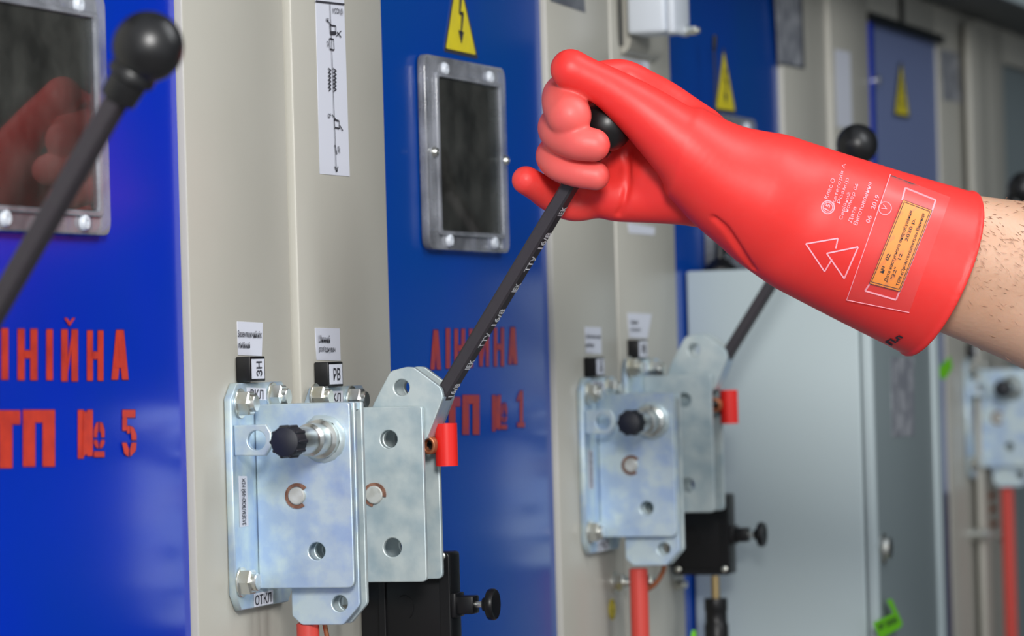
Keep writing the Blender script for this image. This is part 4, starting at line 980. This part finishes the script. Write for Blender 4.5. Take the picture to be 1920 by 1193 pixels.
# print on the gauntlet
def gmap(c4, off=.0005):
    f = bil([(x, y, 0) for x, y in c4]); return lambda u, v: tuple(onglove(*f(u, v)[:2], off))
def gtext(s, c4, m='pink_ink', bold=.0, off=.0005, name='glove_print', par=None):
    me = textmesh(s, lambda u, v: (u, v, 0), bold); b3 = new(); b3.from_mesh(me)
    f = gmap(c4, off)
    for v in b3.verts: v.co = f(v.co.x, v.co.y)
    return obj(name, b3, m, par or glove)
# text runs upwards; corners bottom left, bottom right, top right, top left of each line
def gline(t, x0, y0, x1, y1, h=8, **k):
    l_ = math.hypot(x1 - x0, y1 - y0); ux, uy = (y1 - y0) / l_ * h, -(x1 - x0) / l_ * h
    return gtext(t, [(x0, y0), (x1, y1), (x1 + ux, y1 + uy), (x0 + ux, y0 + uy)], **k)
for t in (('Клас О', 1552, 374, 1566, 337), ('Категорія А', 1567, 384, 1587, 309), ('Розмір', 1576, 383, 1593, 336), ('Серійний', 1580, 413, 1596, 363),
          ('номер 06', 1591, 399, 1611, 347), ('Дата', 1597, 419, 1607, 390), ('Виготовлення', 1607, 423, 1635, 344), ('06   2019', 1630, 419, 1649, 368)): gline(*t)
def gpoly(pts, wd, m, closed=True, off=.0005, name='glove_print', par=None):
    bm = new(); pts = list(pts) + ([pts[0]] if closed else [])
    P_ = []
    for a, b_ in zip(pts, pts[1:]):
        n_ = max(2, int(math.hypot(b_[0] - a[0], b_[1] - a[1]) / 8)); P_ += [(a[0] + (b_[0] - a[0]) * i / n_, a[1] + (b_[1] - a[1]) * i / n_) for i in range(n_)]
    P_.append(pts[-1]); W3 = [onglove(x, y, off) for x, y in P_]; ribbon(bm, W3, wd, -FW); return obj(name, bm, m, par or glove)
gpoly([(1511, 457), (1571, 447), (1567, 466)], .0011, 'pink_ink', False); gpoly([(1511, 457), (1546, 509), (1560, 486)], .0011, 'pink_ink', False)
gpoly([(1550, 475), (1609, 463), (1583, 522)], .0011, 'pink_ink')
def circ(cx, cy, r, n_=20): return [(cx + r * math.cos(2 * math.pi * i / n_), cy + r * math.sin(2 * math.pi * i / n_)) for i in range(n_)]
gpoly(circ(1552, 389, 12), .0009, 'pink_ink'); gpoly(circ(1552, 389, 9), .0006, 'pink_ink'); gtext('15', [(1553, 396), (1557, 385), (1550, 381), (1545, 392)], bold=.02)
gpoly(circ(1659, 391, 12), .0007, 'pink_ink'); gtext('Vᵤ' if False else 'V', [(1661, 397), (1665, 388), (1656, 383), (1652, 392)])
def gsheet(c4, m, off, name, nu=14, nv=24, label=None, par=None, wob=0):
    bm = new(); f = gmap(c4, off); G_ = []
    for i in range(nu + 1):
        G_.append([bm.verts.new(Vector(f(i / nu, j / nv)) - FW * wob * max(0, math.sin(i * 2.1) * math.cos(j * 1.3 + i))) for j in range(nv + 1)])
    for i in range(nu):
        for j in range(nv): bm.faces.new((G_[i][j], G_[i + 1][j], G_[i + 1][j + 1], G_[i][j + 1]))
    return obj(name, bm, m, par or glove, smooth=60, label=label)
tape = gsheet([(1588, 560), (1705, 584), (1781, 372), (1668, 330)], 'clear_tape', .0012, 'clear_tape', label='clear adhesive tape over the sticker', wob=.0007)
gpoly([(1668, 330), (1588, 560), (1705, 584)], .0005, 'pink_ink', False, .0018, 'tape_edge')
gpoly([(1631, 532), (1622, 545), (1680, 562), (1687, 545)], .0013, 'pink_ink', False); gpoly([(1691, 376), (1697, 353), (1754, 376), (1747, 397)], .0013, 'pink_ink', False); gpoly([(1747, 397), (1688, 545)], .0009, 'pink_ink', False)
stk = gsheet([(1630, 530), (1687, 545), (1746, 397), (1692, 377)], 'sticker_orange', .0015, 'inspection_sticker', label='orange inspection sticker with black print')
gpoly([(1634, 527), (1686, 541), (1742, 399), (1694, 381)], .0005, 'ink', True, .0019, 'sticker_border', stk)
gpoly([(1630, 530), (1687, 545), (1746, 397), (1692, 377)], .0004, 'ink', True, .0019, 'sticker_border', stk)
for t in (('№   02', 1656, 512, 1670, 477), ('Дата наступного випробування', 1664, 528, 1711, 399), ('"22"   12      2020 р.', 1676, 524, 1717, 413), ('ТОВ «Промтехелектро» Вінниця', 1686, 536, 1734, 404)):
    gline(*t, h=7.5, m='ink', bold=.012, off=.0020, name='sticker_print', par=stk)
gtext('П.п', [(1672, 648), (1694, 632), (1684, 626), (1659, 640)], 'ink', .05, .0006)
